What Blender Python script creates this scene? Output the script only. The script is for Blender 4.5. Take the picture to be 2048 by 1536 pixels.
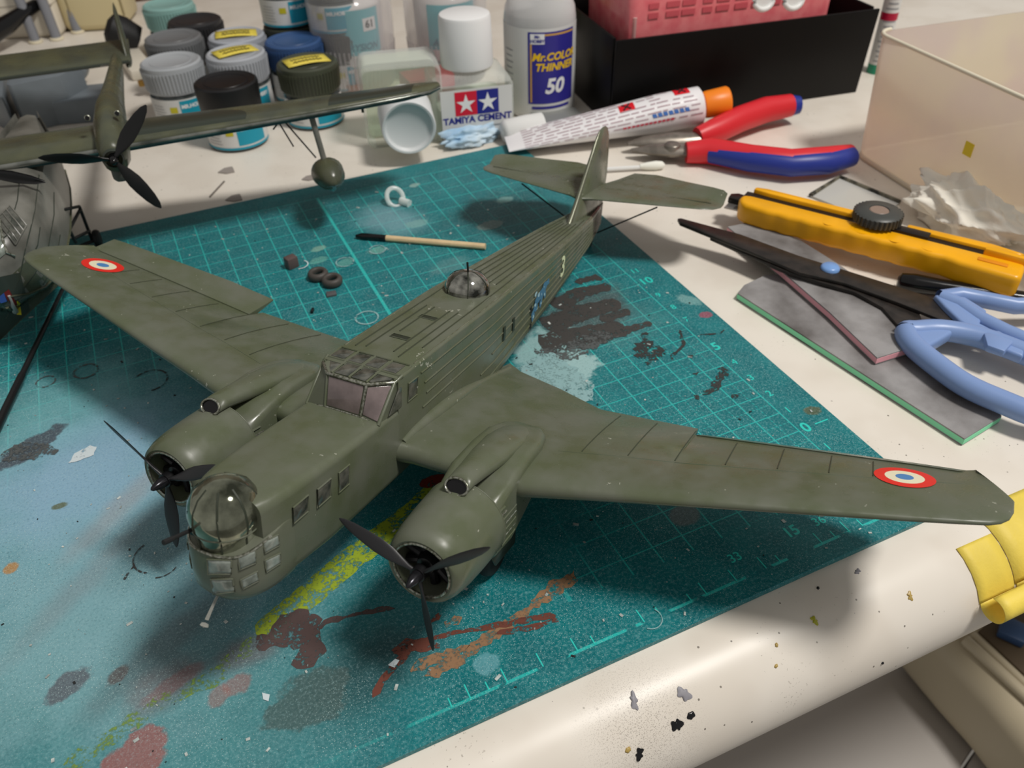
import bpy, bmesh, math, random
from mathutils import Vector, Matrix

for o in list(bpy.data.objects):
    bpy.data.objects.remove(o)
SC = bpy.context.scene
COL = SC.collection
S = 0.01                      # everything below is measured in centimetres
rnd = random.Random(7)
PI = math.pi

# ---------------------------------------------------------------- camera
F_PX = 1649.42
CAM = Vector((-16.789, -14.319, 18.869))
FW = Vector((0.31421635, 0.70346386, -0.63750034)).normalized()
RT = Vector((0.90513382, -0.42453951, -0.0223378)).normalized()
UP = RT.cross(FW).normalized()
cam_d = bpy.data.cameras.new('camera')
cam = bpy.data.objects.new('camera', cam_d)
COL.objects.link(cam)
cam.matrix_world = Matrix(((RT.x, UP.x, -FW.x, CAM.x * S), (RT.y, UP.y, -FW.y, CAM.y * S), (RT.z, UP.z, -FW.z, CAM.z * S), (0, 0, 0, 1)))
cam_d.sensor_width = 36.0
cam_d.lens = F_PX / 2048 * 36.0
cam_d.clip_start = 0.01
cam_d.clip_end = 20
cam_d.dof.use_dof = True
cam_d.dof.focus_distance = 0.225
cam_d.dof.aperture_fstop = 24.0
SC.camera = cam

# ---------------------------------------------------------------- light of the room
world = bpy.data.worlds.new('room_light')
SC.world = world
world.use_nodes = True
world.node_tree.nodes['Background'].inputs[0].default_value = (1.0, 0.965, 0.93, 1)
world.node_tree.nodes['Background'].inputs[1].default_value = 0.32
lamp_d = bpy.data.lights.new('ceiling_lamp', 'AREA')
lamp_d.shape = 'DISK'
lamp_d.size = 0.26
lamp_d.energy = 16.5
lamp_d.color = (1.0, 0.962, 0.91)
lamp = bpy.data.objects.new('ceiling_lamp', lamp_d)
COL.objects.link(lamp)
lamp_p = Vector((-8, 6, 0)) + Vector((0.38, -0.34, 1.0)) * 130
lamp.location = lamp_p * S
lamp.rotation_euler = (Vector((-8, 6, 0)) - lamp_p).to_track_quat('-Z', 'Y').to_euler()
SC.view_settings.view_transform = 'Standard'
SC.view_settings.look = 'None'
SC.view_settings.exposure = 0.0
SC.view_settings.gamma = 1.0
SC.view_settings.use_curve_mapping = False

# ---------------------------------------------------------------- where things stand
def ray(px, py):
    return FW + RT * ((px - 1024) / F_PX) - UP * ((py - 768) / F_PX)
def G(px, py, z=-0.2):
    d = ray(px, py)
    return CAM + d * ((z - CAM.z) / d.z)
def GY(px, py, y):
    d = ray(px, py)
    return CAM + d * ((y - CAM.y) / d.y)

# ---------------------------------------------------------------- mesh helpers
class MB:
    def __init__(self):
        self.v = []; self.f = []
    def add(self, vs, fs):
        n = len(self.v)
        self.v += [tuple(p) for p in vs]
        self.f += [tuple(i + n for i in q) for q in fs]
        return self
    def loft(self, rings, cap0=True, cap1=True, closed=True):
        n = len(rings[0]); vs = [p for r in rings for p in r]; fs = []
        for i in range(len(rings) - 1):
            for j in range(n if closed else n - 1):
                k = (j + 1) % n
                fs.append((i * n + j, i * n + k, (i + 1) * n + k, (i + 1) * n + j))
        if cap0: fs.append(tuple(range(n - 1, -1, -1)))
        if cap1: fs.append(tuple((len(rings) - 1) * n + j for j in range(n)))
        return self.add(vs, fs)
    def lathe(self, prof, o=(0, 0, 0), ax=(0, 0, 1), n=32, cap0=False, cap1=False):
        ax = Vector(ax).normalized(); o = Vector(o)
        t = Vector((1, 0, 0)) if abs(ax.x) < .9 else Vector((0, 1, 0))
        e1 = (t - ax * t.dot(ax)).normalized(); e2 = ax.cross(e1)
        rings = [[o + ax * h + (e1 * math.cos(2 * PI * j / n) + e2 * math.sin(2 * PI * j / n)) * r for j in range(n)] for r, h in prof]
        return self.loft(rings, cap0, cap1)
    def tube(self, pts, r, n=8, cap=True, flat=1.0, upv=(0, 0, 1)):
        pts = [Vector(p) for p in pts]; rings = []
        rr = r if isinstance(r, (list, tuple)) else [r] * len(pts)
        for i, p in enumerate(pts):
            d = (pts[min(i + 1, len(pts) - 1)] - pts[max(i - 1, 0)]).normalized()
            u = Vector(upv)
            if abs(d.dot(u)) > .95: u = Vector((0, 1, 0)) if abs(d.y) < .9 else Vector((1, 0, 0))
            e1 = d.cross(u).normalized(); e2 = e1.cross(d).normalized()
            rings.append([p + e1 * (math.cos(2 * PI * j / n) * rr[i]) + e2 * (math.sin(2 * PI * j / n) * rr[i] * flat) for j in range(n)])
        return self.loft(rings, cap, cap)
    def prism(self, poly, z0, z1):
        n = len(poly)
        vs = [(x, y, z0) for x, y in poly] + [(x, y, z1) for x, y in poly]
        fs = [tuple(range(n - 1, -1, -1)), tuple(range(n, 2 * n))] + [(i, (i + 1) % n, n + (i + 1) % n, n + i) for i in range(n)]
        return self.add(vs, fs)
    def box(self, c, s, rz=0.0):
        cx, cy, cz = c; hx, hy, hz = s[0] / 2, s[1] / 2, s[2] / 2
        ca, sa = math.cos(rz), math.sin(rz)
        P = [(-hx, -hy), (hx, -hy), (hx, hy), (-hx, hy)]
        return self.prism([(cx + x * ca - y * sa, cy + x * sa + y * ca) for x, y in P], cz - hz, cz + hz)
    def grid(self, fn, nu, nv, flip=False):
        vs = [fn(i / nu, j / nv) for i in range(nu + 1) for j in range(nv + 1)]
        fs = []
        for i in range(nu):
            for j in range(nv):
                a = i * (nv + 1) + j
                q = (a, a + nv + 1, a + nv + 2, a + 1)
                fs.append(q[::-1] if flip else q)
        return self.add(vs, fs)
    def xf(self, fn):
        self.v = [tuple(fn(Vector(p))) for p in self.v]
        return self

def obj(name, mb, mat, parent=None, loc=None, smooth=35, bevel=0.0, seg=2, solid=0.0, sub=0):
    me = bpy.data.meshes.new(name)
    bm = bmesh.new()
    vs = [bm.verts.new(Vector(p) * S) for p in mb.v]
    for q in mb.f:
        try: bm.faces.new([vs[i] for i in q])
        except ValueError: pass
    bmesh.ops.remove_doubles(bm, verts=bm.verts, dist=1e-6)
    bmesh.ops.recalc_face_normals(bm, faces=bm.faces)
    if bevel > 0:
        es = [e for e in bm.edges if len(e.link_faces) == 2 and e.calc_face_angle(0) > math.radians(30)]
        bmesh.ops.bevel(bm, geom=es, offset=bevel * S, segments=seg, affect='EDGES', profile=0.5, clamp_overlap=True)
    bm.to_mesh(me); bm.free()
    if smooth:
        for p in me.polygons: p.use_smooth = True
        me.set_sharp_from_angle(angle=math.radians(smooth))
    o = bpy.data.objects.new(name, me)
    COL.objects.link(o)
    if mat: me.materials.append(mat)
    if parent is not None: o.parent = parent
    if loc is not None: o.location = Vector(loc) * S
    if solid:
        m = o.modifiers.new('thickness', 'SOLIDIFY'); m.thickness = solid * S; m.offset = 0
    if sub:
        m = o.modifiers.new('round', 'SUBSURF'); m.levels = sub; m.render_levels = sub
    return o
def tag(o, label=None, cat=None, group=None, kind=None):
    if label: o['label'] = label
    if cat: o['category'] = cat
    if group: o['group'] = group
    if kind: o['kind'] = kind
    return o
def thing(name, label, cat, loc=(0, 0, 0), rz=0.0, group=None):
    o = bpy.data.objects.new(name, None)
    COL.objects.link(o)
    o.empty_display_size = 0.01
    o.location = Vector(loc) * S
    o.rotation_euler = (0, 0, rz)
    return tag(o, label, cat, group)
def dup(o, parent=None):
    c = o.copy(); COL.objects.link(c); c.parent = parent
    for ch in [x for x in o.children]: dup(ch, c)
    return c
_tc = {}
def text_geo(s, size=1.0, shear=0.0, bold=0.0, align='CENTER'):
    cu = bpy.data.curves.new('lettering', 'FONT')
    cu.body = s; cu.size = size; cu.shear = shear; cu.align_x = align; cu.align_y = 'CENTER'; cu.offset = bold; cu.resolution_u = 3
    t = bpy.data.objects.new('lettering', cu); COL.objects.link(t)
    bpy.context.view_layer.update()
    me = bpy.data.meshes.new_from_object(t.evaluated_get(bpy.context.evaluated_depsgraph_get()))
    vs = [tuple(v.co) for v in me.vertices]; fs = [tuple(p.vertices) for p in me.polygons]
    bpy.data.objects.remove(t); bpy.data.curves.remove(cu); bpy.data.meshes.remove(me)
    m = MB(); m.add(vs, fs)
    return m

# ---------------------------------------------------------------- materials
def srgb(r, g, b):
    f = lambda c: (c / 255 / 12.92) if c <= 10 else ((c / 255 + .055) / 1.055) ** 2.4
    return (f(r), f(g), f(b), 1)
def mat(name, col, rough=0.5, metal=0.0, spec=0.5, noise=0.0, nscale=300.0, col2=None, trans=0.0, ior=1.45, alpha=1.0, bump=0.0, bscale=800.0, coat=0.0, sss=0.0, rvar=0.0):
    m = bpy.data.materials.new(name); m.use_nodes = True
    nt = m.node_tree; b = nt.nodes['Principled BSDF']
    if len(col) == 3: col = (*col, 1)
    b.inputs['Base Color'].default_value = col
    b.inputs['Roughness'].default_value = rough
    b.inputs['Metallic'].default_value = metal
    b.inputs['Specular IOR Level'].default_value = spec
    b.inputs['IOR'].default_value = ior
    b.inputs['Transmission Weight'].default_value = trans
    b.inputs['Alpha'].default_value = alpha
    b.inputs['Coat Weight'].default_value = coat
    if sss:
        b.inputs['Subsurface Weight'].default_value = sss
        b.inputs['Subsurface Radius'].default_value = (.004, .003, .002)
        b.inputs['Subsurface Scale'].default_value = 1.0
    if noise or bump or rvar:
        tc = nt.nodes.new('ShaderNodeTexCoord')
    if noise:
        n = nt.nodes.new('ShaderNodeTexNoise'); n.inputs['Scale'].default_value = nscale; n.inputs['Detail'].default_value = 5
        nt.links.new(tc.outputs['Object'], n.inputs['Vector'])
        r = nt.nodes.new('ShaderNodeMapRange'); r.inputs[1].default_value = .35; r.inputs[2].default_value = .65
        nt.links.new(n.outputs['Fac'], r.inputs[0])
        mx = nt.nodes.new('ShaderNodeMix'); mx.data_type = 'RGBA'
        c2 = col2 if col2 else tuple(c * (1 - noise) for c in col[:3])
        mx.inputs[6].default_value = col; mx.inputs[7].default_value = (*c2[:3], 1)
        nt.links.new(r.outputs[0], mx.inputs[0]); nt.links.new(mx.outputs[2], b.inputs['Base Color'])
    if rvar:
        n = nt.nodes.new('ShaderNodeTexNoise'); n.inputs['Scale'].default_value = 160; n.inputs['Detail'].default_value = 4
        nt.links.new(tc.outputs['Object'], n.inputs['Vector'])
        r = nt.nodes.new('ShaderNodeMapRange'); r.inputs[1].default_value = .35; r.inputs[2].default_value = .65
        r.inputs[3].default_value = max(.03, rough - rvar); r.inputs[4].default_value = min(1, rough + rvar)
        nt.links.new(n.outputs['Fac'], r.inputs[0]); nt.links.new(r.outputs[0], b.inputs['Roughness'])
    if bump:
        n = nt.nodes.new('ShaderNodeTexNoise'); n.inputs['Scale'].default_value = bscale; n.inputs['Detail'].default_value = 3
        nt.links.new(tc.outputs['Object'], n.inputs['Vector'])
        bp = nt.nodes.new('ShaderNodeBump'); bp.inputs['Strength'].default_value = bump; bp.inputs['Distance'].default_value = 0.0004
        nt.links.new(n.outputs['Fac'], bp.inputs['Height']); nt.links.new(bp.outputs[0], b.inputs['Normal'])
    return m
def clear(name, col=(1, 1, 1), rough=0.03, opacity=0.25, spec=0.5):
    """thin clear plastic or glass wall: mostly see-through, with real highlights"""
    m = bpy.data.materials.new(name); m.use_nodes = True
    nt = m.node_tree; b = nt.nodes['Principled BSDF']
    b.inputs['Base Color'].default_value = (*col, 1); b.inputs['Roughness'].default_value = rough
    b.inputs['Specular IOR Level'].default_value = spec
    t = nt.nodes.new('ShaderNodeBsdfTransparent'); t.inputs[0].default_value = (*[min(1, .35 + .65 * c) for c in col], 1)
    lw = nt.nodes.new('ShaderNodeLayerWeight'); lw.inputs[0].default_value = .35
    r = nt.nodes.new('ShaderNodeMapRange'); r.inputs[3].default_value = opacity; r.inputs[4].default_value = min(1, opacity + .55)
    mx = nt.nodes.new('ShaderNodeMixShader')
    nt.links.new(lw.outputs['Facing'], r.inputs[0]); nt.links.new(r.outputs[0], mx.inputs[0])
    nt.links.new(t.outputs[0], mx.inputs[1]); nt.links.new(b.outputs[0], mx.inputs[2])
    nt.links.new(mx.outputs[0], nt.nodes['Material Output'].inputs[0])
    return m

OLIVE = mat('olive_paint', srgb(87, 94, 71), .33, noise=.35, nscale=80, col2=srgb(99, 103, 89), rvar=.12, spec=.55)
def fleck(m, col, thr=.30, scale=700.0, metal=.8):
    """rubbed spots where bright plastic and silver show through the paint"""
    nt = m.node_tree; b = nt.nodes['Principled BSDF']; tc = nt.nodes.new('ShaderNodeTexCoord')
    n1 = nt.nodes.new('ShaderNodeTexNoise'); n1.inputs['Scale'].default_value = scale; n1.inputs['Detail'].default_value = 2
    n2 = nt.nodes.new('ShaderNodeTexNoise'); n2.inputs['Scale'].default_value = 70; n2.inputs['Detail'].default_value = 3
    a = nt.nodes.new('ShaderNodeMath'); a.operation = 'MULTIPLY_ADD'; a.inputs[1].default_value = .8
    lt = nt.nodes.new('ShaderNodeMath'); lt.operation = 'LESS_THAN'; lt.inputs[1].default_value = thr + .4
    for n in (n1, n2): nt.links.new(tc.outputs['Object'], n.inputs['Vector'])
    nt.links.new(n2.outputs['Fac'], a.inputs[0]); nt.links.new(n1.outputs['Fac'], a.inputs[2]); nt.links.new(a.outputs[0], lt.inputs[0])
    mx = nt.nodes.new('ShaderNodeMix'); mx.data_type = 'RGBA'; mx.inputs[7].default_value = col
    src = b.inputs['Base Color'].links[0].from_socket
    nt.links.new(src, mx.inputs[6]); nt.links.new(lt.outputs[0], mx.inputs[0]); nt.links.new(mx.outputs[2], b.inputs['Base Color'])
fleck(OLIVE, srgb(150, 152, 138), .185)
OLIVE_D = mat('dark_olive_paint', srgb(48, 54, 42), .4, noise=.2, nscale=120)
OLIVE_M = mat('panel_line_olive', srgb(62, 67, 51), .45)
EDGE = mat('rubbed_highlight_edge', srgb(132, 134, 116), .25, metal=.35, noise=.4, nscale=400, col2=srgb(92, 96, 76))  # deck edge line: rubbed paint with the edge highlight put into its colour
GREYPAINT = mat('bare_grey_paint', srgb(112, 113, 106), .4)
BLACK = mat('black_plastic', srgb(22, 22, 23), .35)
BLACKM = mat('matt_black', srgb(24, 24, 25), .6)
BLACKG = mat('gloss_black', srgb(14, 14, 15), .15)
WORN = mat('worn_silver_edge', srgb(175, 176, 165), .25, metal=.75, noise=.5, nscale=1500, col2=srgb(95, 98, 80))
PANE = mat('grey_clear_pane', srgb(150, 158, 150), .12, spec=.8, noise=.4, nscale=300, col2=srgb(96, 104, 96))
PANE_P = mat('pinkish_clear_pane', srgb(126, 113, 112), .12, spec=.8, noise=.25, nscale=300)
PANE_D = mat('dark_clear_pane', srgb(52, 56, 50), .08, spec=.9, noise=.5, nscale=400, col2=srgb(96, 96, 88))
DOME = mat('clear_dome', srgb(150, 154, 134), .09, metal=.7, spec=.9, noise=.55, nscale=130, col2=srgb(54, 58, 46))
WHITE = mat('white_plastic', srgb(228, 228, 226), .35, sss=.0)
CREAM = mat('cream_plastic', srgb(226, 216, 190), .4)
# ================================================================ the setting
class NT:
    """small helper that strings shader nodes together"""
    def __init__(self, m):
        self.t = m.node_tree; self.b = self.t.nodes['Principled BSDF']
    def n(self, typ, **kw):
        x = self.t.nodes.new(typ)
        for k, v in kw.items(): setattr(x, k, v)
        return x
    def put(self, sock, v):
        if hasattr(v, 'node'): self.t.links.new(v, sock)
        else: sock.default_value = v
    def math(self, op, a, b=0.0, c=0.0, clamp=False):
        x = self.n('ShaderNodeMath', operation=op, use_clamp=clamp)
        self.put(x.inputs[0], a); self.put(x.inputs[1], b); self.put(x.inputs[2], c)
        return x.outputs[0]
    def mix(self, f, a, b):
        x = self.n('ShaderNodeMix', data_type='RGBA')
        self.put(x.inputs[0], f); self.put(x.inputs[6], a); self.put(x.inputs[7], b)
        return x.outputs[2]
    def rng(self, v, a, b, c=0.0, d=1.0):
        x = self.n('ShaderNodeMapRange'); x.interpolation_type = 'SMOOTHSTEP'
        self.put(x.inputs[0], v)
        for i, q in enumerate((a, b, c, d)): self.put(x.inputs[i + 1], q)
        return x.outputs[0]
    def noise(self, vec, scale, detail=4, rough=.5):
        x = self.n('ShaderNodeTexNoise'); self.put(x.inputs['Vector'], vec)
        x.inputs['Scale'].default_value = scale; x.inputs['Detail'].default_value = detail; x.inputs['Roughness'].default_value = rough
        return x.outputs['Fac']
    def obj_cm(self):
        tc = self.n('ShaderNodeTexCoord'); vm = self.n('ShaderNodeVectorMath', operation='SCALE')
        self.t.links.new(tc.outputs['Object'], vm.inputs[0]); vm.inputs['Scale'].default_value = 100.0
        return vm.outputs[0]
    def xyz(self, vec):
        s = self.n('ShaderNodeSeparateXYZ'); self.t.links.new(vec, s.inputs[0]); return s.outputs

def blobs(N, col, X, Y, pert, items):
    """overspray clouds, dried paint, painted-in reflected light and darker patches: (x, y, rx, ry, rot, softness, strength, colour)"""
    for (bx, by, rx, ry, rot, soft, st, c) in items:
        ca, sa = math.cos(rot), math.sin(rot)
        dx = N.math('SUBTRACT', X, bx); dy = N.math('SUBTRACT', Y, by)
        u = N.math('MULTIPLY', N.math('ADD', N.math('MULTIPLY', dx, ca), N.math('MULTIPLY', dy, sa)), 1 / rx)
        v = N.math('MULTIPLY', N.math('SUBTRACT', N.math('MULTIPLY', dy, ca), N.math('MULTIPLY', dx, sa)), 1 / ry)
        d = N.math('SQRT', N.math('ADD', N.math('MULTIPLY', u, u), N.math('MULTIPLY', v, v)))
        d = N.math('ADD', d, pert)
        f = N.rng(d, 1 - soft, 1 + soft, st, 0.0)
        col = N.mix(f, col, c)
    return col

# ---- desk top with a thick rounded front edge, turned a little against the mat
DESK = mat('desk_laminate', srgb(228, 222, 208), .36, spec=.45)
N = NT(DESK); v = N.obj_cm(); X, Y, Z = N.xyz(v)
c = N.mix(N.rng(N.noise(v, .35, 3), .4, .65), srgb(226, 219, 208), srgb(219, 211, 199))
vo = N.n('ShaderNodeTexVoronoi'); N.put(vo.inputs['Vector'], v); vo.inputs['Scale'].default_value = 2.3
sp = N.math('LESS_THAN', N.math('ADD', vo.outputs['Distance'], N.math('MULTIPLY', N.noise(v, 6, 3), .12)), .13)
sp = N.math('MULTIPLY', sp, N.rng(N.noise(v, .5, 2), .44, .58))
c = N.mix(N.math('MULTIPLY', sp, .75), c, srgb(70, 62, 52))
sp2 = N.math('LESS_THAN', N.math('ADD', N.noise(v, 14, 2), N.math('MULTIPLY', N.noise(v, .4, 2), .35)), .46)
c = N.mix(N.math('MULTIPLY', N.math('MULTIPLY', sp2, .5), N.rng(N.noise(v, .22, 2), .45, .6)), c, srgb(120, 110, 98))
pert = N.math('MULTIPLY', N.math('SUBTRACT', N.noise(v, 1.2, 4), .5), 1.2)
dk = [G(1290, 1440), G(1200, 1400), G(1100, 1460)]
for p_, rx_ in ((dk[0], 1.1), ):
    dz = N.math('LESS_THAN', N.noise(v, 38, 2), .41)
    dx = N.math('SUBTRACT', X, p_.x); dy = N.math('SUBTRACT', Y, p_.y)
    d_ = N.math('SQRT', N.math('ADD', N.math('MULTIPLY', dx, dx), N.math('MULTIPLY', dy, dy)))
    c = N.mix(N.math('MULTIPLY', N.math('MULTIPLY', dz, .5), N.rng(d_, .2, 2.2, 1.0, 0.0)), c, srgb(80, 70, 62))
N.put(N.b.inputs['Base Color'], c)
A_DESK = -0.021
DX = Vector((math.cos(A_DESK), math.sin(A_DESK), 0)); DY = Vector((-math.sin(A_DESK), math.cos(A_DESK), 0))
D0 = Vector((-4.0, -6.11, 0))
def desk_pt(s, t, z): return D0 + DX * s + DY * t + Vector((0, 0, z))
prof = []
RB = 2.0
for k in range(15):
    a = -PI / 2 + (PI) * k / 14 + PI
    prof.append((1.05 + RB * math.cos(PI / 2 + PI * k / 14), -0.2 - RB + RB * math.sin(PI / 2 + PI * k / 14)))
prof = [(80, -0.2)] + prof + [(80, -0.2 - 2 * RB)]
m = MB(); m.loft([[desk_pt(s, t, z) for t, z in prof] for s in (-60, 60)])
tag(obj('desk', m, DESK, smooth=30), kind='structure')

# ---- cutting mat
MATG = mat('cutting_mat_teal', srgb(20, 128, 128), .42, spec=.4)
N = NT(MATG); v = N.obj_cm(); X, Y, Z = N.xyz(v)
big = N.noise(v, .16, 3); med = N.noise(v, .9, 4); fine = N.noise(v, 9, 3)
c = N.mix(N.rng(med, .3, .7), srgb(8, 103, 110), srgb(16, 118, 123))
c = N.mix(N.rng(fine, .48, .7, 0, .4), c, srgb(84, 152, 156))
# printed centimetre grid, worn away where most of the work is done
def line(coord, w):
    f = N.math('ABSOLUTE', N.math('SUBTRACT', N.math('FRACT', N.math('ADD', coord, .5)), .5))
    return N.rng(f, w, w + .02, 1.0, 0.0)
gx = line(X, .014); gy = line(Y, .010)
inside = N.math('MULTIPLY', N.math('MULTIPLY', N.math('LESS_THAN', X, .03), N.math('GREATER_THAN', Y, -2.6)), N.math('LESS_THAN', Y, 24.05))
wx = N.math('MULTIPLY', N.math('SUBTRACT', X, -17.5), 1 / 9.5); wy = N.math('MULTIPLY', N.math('SUBTRACT', Y, 3.0), 1 / 9.5)
wd = N.math('ADD', N.math('SQRT', N.math('ADD', N.math('MULTIPLY', wx, wx), N.math('MULTIPLY', wy, wy))), N.math('MULTIPLY', N.math('SUBTRACT', N.noise(v, .5, 3), .5), .8))
wear = N.rng(wd, .85, 1.25)
lines = N.math('MULTIPLY', N.math('MULTIPLY', N.math('MAXIMUM', gx, gy), inside), wear)
# half centimetre dashes near the right rule
hx = line(N.math('ADD', X, .5), .012); hy = line(N.math('ADD', Y, .5), .012)
dash = N.math('GREATER_THAN', N.math('FRACT', N.math('MULTIPLY', N.math('ADD', X, Y), 6.0)), .45)
half = N.math('MULTIPLY', N.math('MULTIPLY', N.math('MULTIPLY', N.math('MAXIMUM', hx, hy), dash), inside), N.math('MULTIPLY', N.rng(X, -6, -2, 0, .55), N.rng(Y, 6, 9, 1, 0)))
lines = N.math('MAXIMUM', N.math('MULTIPLY', lines, N.rng(N.noise(v, 2.5, 3), .25, .45, .35, .85)), half)
heavy = N.math('MULTIPLY', N.rng(N.math('ABSOLUTE', N.math('ADD', X, 10.0)), .05, .08, 1, 0), N.math('MULTIPLY', inside, wear))
lines = N.math('MAXIMUM', lines, heavy)
ruler = N.math('MULTIPLY', N.rng(N.math('ABSOLUTE', N.math('ADD', Y, 4.03)), .03, .055, 1, 0), N.math('MULTIPLY', N.math('LESS_THAN', X, .9), N.math('MULTIPLY', N.rng(N.noise(v, 1.4, 2), .42, .47), N.rng(X, -19, -11, 0, 1))))
lines = N.math('MAXIMUM', lines, ruler)
c = N.mix(lines, c, srgb(40, 182, 176))
pert = N.math('MULTIPLY', N.math('SUBTRACT', N.noise(v, .75, 5, .6), .5), 1.1)
pert2 = N.math('MULTIPLY', N.math('SUBTRACT', N.noise(v, 1.8, 5, .6), .5), 1.4)
def B(px, py, rx, ry, rot, soft, st, col):
    p = G(px, py, 0); return (p.x, p.y, rx, ry, rot, soft, st, col)
HAZE = srgb(142, 184, 198)  # pale overspray, with light reflected off the mat painted into its colour
c = blobs(N, c, X, Y, pert, [
    B(190, 1010, 5.4, 5.8, .5, .75, .74, HAZE), B(170, 940, 2.6, 2.4, .3, .7, .45, srgb(150, 180, 214)), B(330, 1180, 3.6, 3.0, .2, .7, .45, srgb(122, 160, 176)),
    B(120, 1330, 4.0, 3.0, 0, .8, .55, srgb(128, 172, 176)), B(520, 1440, 4.0, 2.2, .4, .8, .4, srgb(110, 156, 160)), B(780, 440, 1.2, 1.6, .4, .6, .5, srgb(140, 178, 190)),
    B(100, 820, 3.0, 2.0, .4, .7, .3, srgb(120, 190, 190)),
    B(330, 1290, 2.2, .5, .55, .5, .5, srgb(78, 74, 76)), B(420, 1270, 1.4, .8, .9, .6, .45, srgb(54, 74, 76)),  # soft dark patches on the mat around the nose
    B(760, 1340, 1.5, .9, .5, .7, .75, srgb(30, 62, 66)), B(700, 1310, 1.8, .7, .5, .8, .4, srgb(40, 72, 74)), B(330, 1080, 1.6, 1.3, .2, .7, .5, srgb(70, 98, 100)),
    B(240, 1015, 2.0, .4, .75, .7, .45, srgb(158, 150, 150)), B(160, 1170, 2.2, .4, .75, .7, .35, srgb(130, 128, 132)),
    B(990, 425, 2.6, 1.7, .3, .5, .6, srgb(6, 66, 70)), B(690, 395, 2.6, 1.4, .1, .6, .35, srgb(6, 70, 74)), B(1240, 640, 1.6, 1.6, .3, .6, .3, srgb(90, 130, 130)),  # the first two are soft patches of darker teal
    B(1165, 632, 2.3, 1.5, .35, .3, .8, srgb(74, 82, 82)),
    B(1370, 1030, .5, .4, 0, .15, .75, srgb(112, 118, 118)), B(500, 1300, .8, .5, 0, .5, .6, srgb(104, 84, 84)), B(330, 1370, .9, .6, .4, .5, .5, srgb(110, 84, 84)),
])
c = blobs(N, c, X, Y, pert2, [
    B(620, 1400, 1.05, .75, .2, .12, .8, srgb(74, 94, 92)), B(135, 1370, .55, .35, .4, .15, .85, srgb(92, 94, 102)), B(275, 1510, .75, .55, .2, .12, .85, srgb(148, 96, 92)),
    B(60, 895, 1.2, .45, .6, .15, .9, srgb(70, 72, 82)), B(235, 1352, .3, .2, .5, .2, .8, srgb(92, 82, 80)), B(475, 1370, .35, .3, .5, .2, .6, srgb(150, 104, 98)), B(438, 1392, .3, .25, .5, .2, .6, srgb(146, 106, 100)),
    B(350, 1365, .8, .22, .3, .3, .5, srgb(134, 92, 90)), B(900, 530, .9, .5, .2, .3, .2, srgb(140, 170, 168)), B(835, 447, .55, .35, 0, .15, .5, srgb(130, 176, 170)), B(980, 450, .6, .4, .2, .15, .75, srgb(104, 122, 116)),
    B(1010, 400, .45, .3, .2, .15, .6, srgb(128, 170, 164)), B(830, 370, .3, .2, .2, .2, .7, srgb(150, 178, 170)), B(755, 500, .42, .28, .2, .15, .55, srgb(120, 176, 160)), B(690, 525, .45, .3, .2, .1, .5, srgb(110, 172, 158)), B(637, 520, .4, .25, .2, .15, .5, srgb(110, 176, 160)), B(635, 498, .35, .22, .2, .15, .6, srgb(140, 180, 160)),
    B(1412, 630, .3, .2, -.2, .15, .9, srgb(146, 78, 96)), B(1625, 820, .3, .22, -.2, .15, .9, srgb(84, 92, 66)), B(1380, 600, .3, .5, .5, .2, .45, srgb(150, 190, 186)), B(975, 1325, .35, .3, 0, .15, .6, srgb(110, 170, 180)),
    B(20, 1137, .2, .2, 0, .2, .9, srgb(176, 132, 74)), B(118, 1012, .22, .12, 0, .25, .9, srgb(96, 104, 74)), B(1100, 700, 1.4, 1.3, .2, .2, .85, srgb(150, 186, 186)), B(1130, 740, 1.3, 1.0, .2, .12, .95, srgb(156, 190, 190)),
])
grain = N.noise(v, 13, 4, .7)
c = N.mix(N.rng(grain, .5, .72, 0, .38), c, srgb(150, 186, 190))
c = N.mix(N.rng(grain, .5, .3, 0, .3), c, srgb(10, 70, 78))
fleck = N.math('MULTIPLY', N.math('LESS_THAN', N.noise(v, 30, 1), .325), N.rng(N.noise(v, .35, 2), .38, .6, .25, 1))
c = N.mix(N.math('MULTIPLY', fleck, .75), c, srgb(196, 218, 214))
fleck2 = N.math('MULTIPLY', N.math('LESS_THAN', N.noise(v, 24, 1), .315), N.rng(N.noise(v, .3, 2), .5, .62))
c = N.mix(N.math('MULTIPLY', fleck2, .6), c, srgb(20, 44, 46))
N.put(N.b.inputs['Base Color'], c)
N.put(N.b.inputs['Roughness'], N.rng(fine, .3, .7, .3, .55))
bp = N.n('ShaderNodeBump'); bp.inputs['Strength'].default_value = .25; bp.inputs['Distance'].default_value = .0003
N.put(bp.inputs['Height'], fine); N.put(N.b.inputs['Normal'], bp.outputs[0])
m = MB(); m.prism([(-46, -4.63), (1.55, -4.63), (1.75, 25.46), (-46, 25.46)], -0.2, 0.0)
MATO = thing('cutting_mat', 'worn teal cutting mat with printed grid and paint stains under the model aircraft', 'cutting mat')
obj('mat_sheet', m, MATG, MATO, bevel=.03, seg=1, smooth=0)
PRINT = mat('printed_turquoise', srgb(46, 200, 188), .45)
def mat_text(s, px, py, size, bold=0.004):
    p = G(px, py, 0.003); m = MB()
    g_ = text_geo(s, size, bold=bold)
    m.add([(p.x + x, p.y + y, .003) for x, y, z in g_.v], g_.f)
    obj('printed_figure', m, PRINT, MATO, smooth=0)
for s, px, py in (('1', 1576, 820), ('2', 1539, 787), ('3', 1502, 755), ('4', 1469, 724), ('7', 1373, 639), ('8', 1347, 614), ('9', 1317, 590), ('1', 1655, 893), ('11', 1270, 542)):
    mat_text(s, px, py, .42)
for s, px, py in (('0', 1612, 855), ('5', 1432, 693), ('10', 1292, 562)):
    mat_text(s, px, py, .62, .014)
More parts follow.
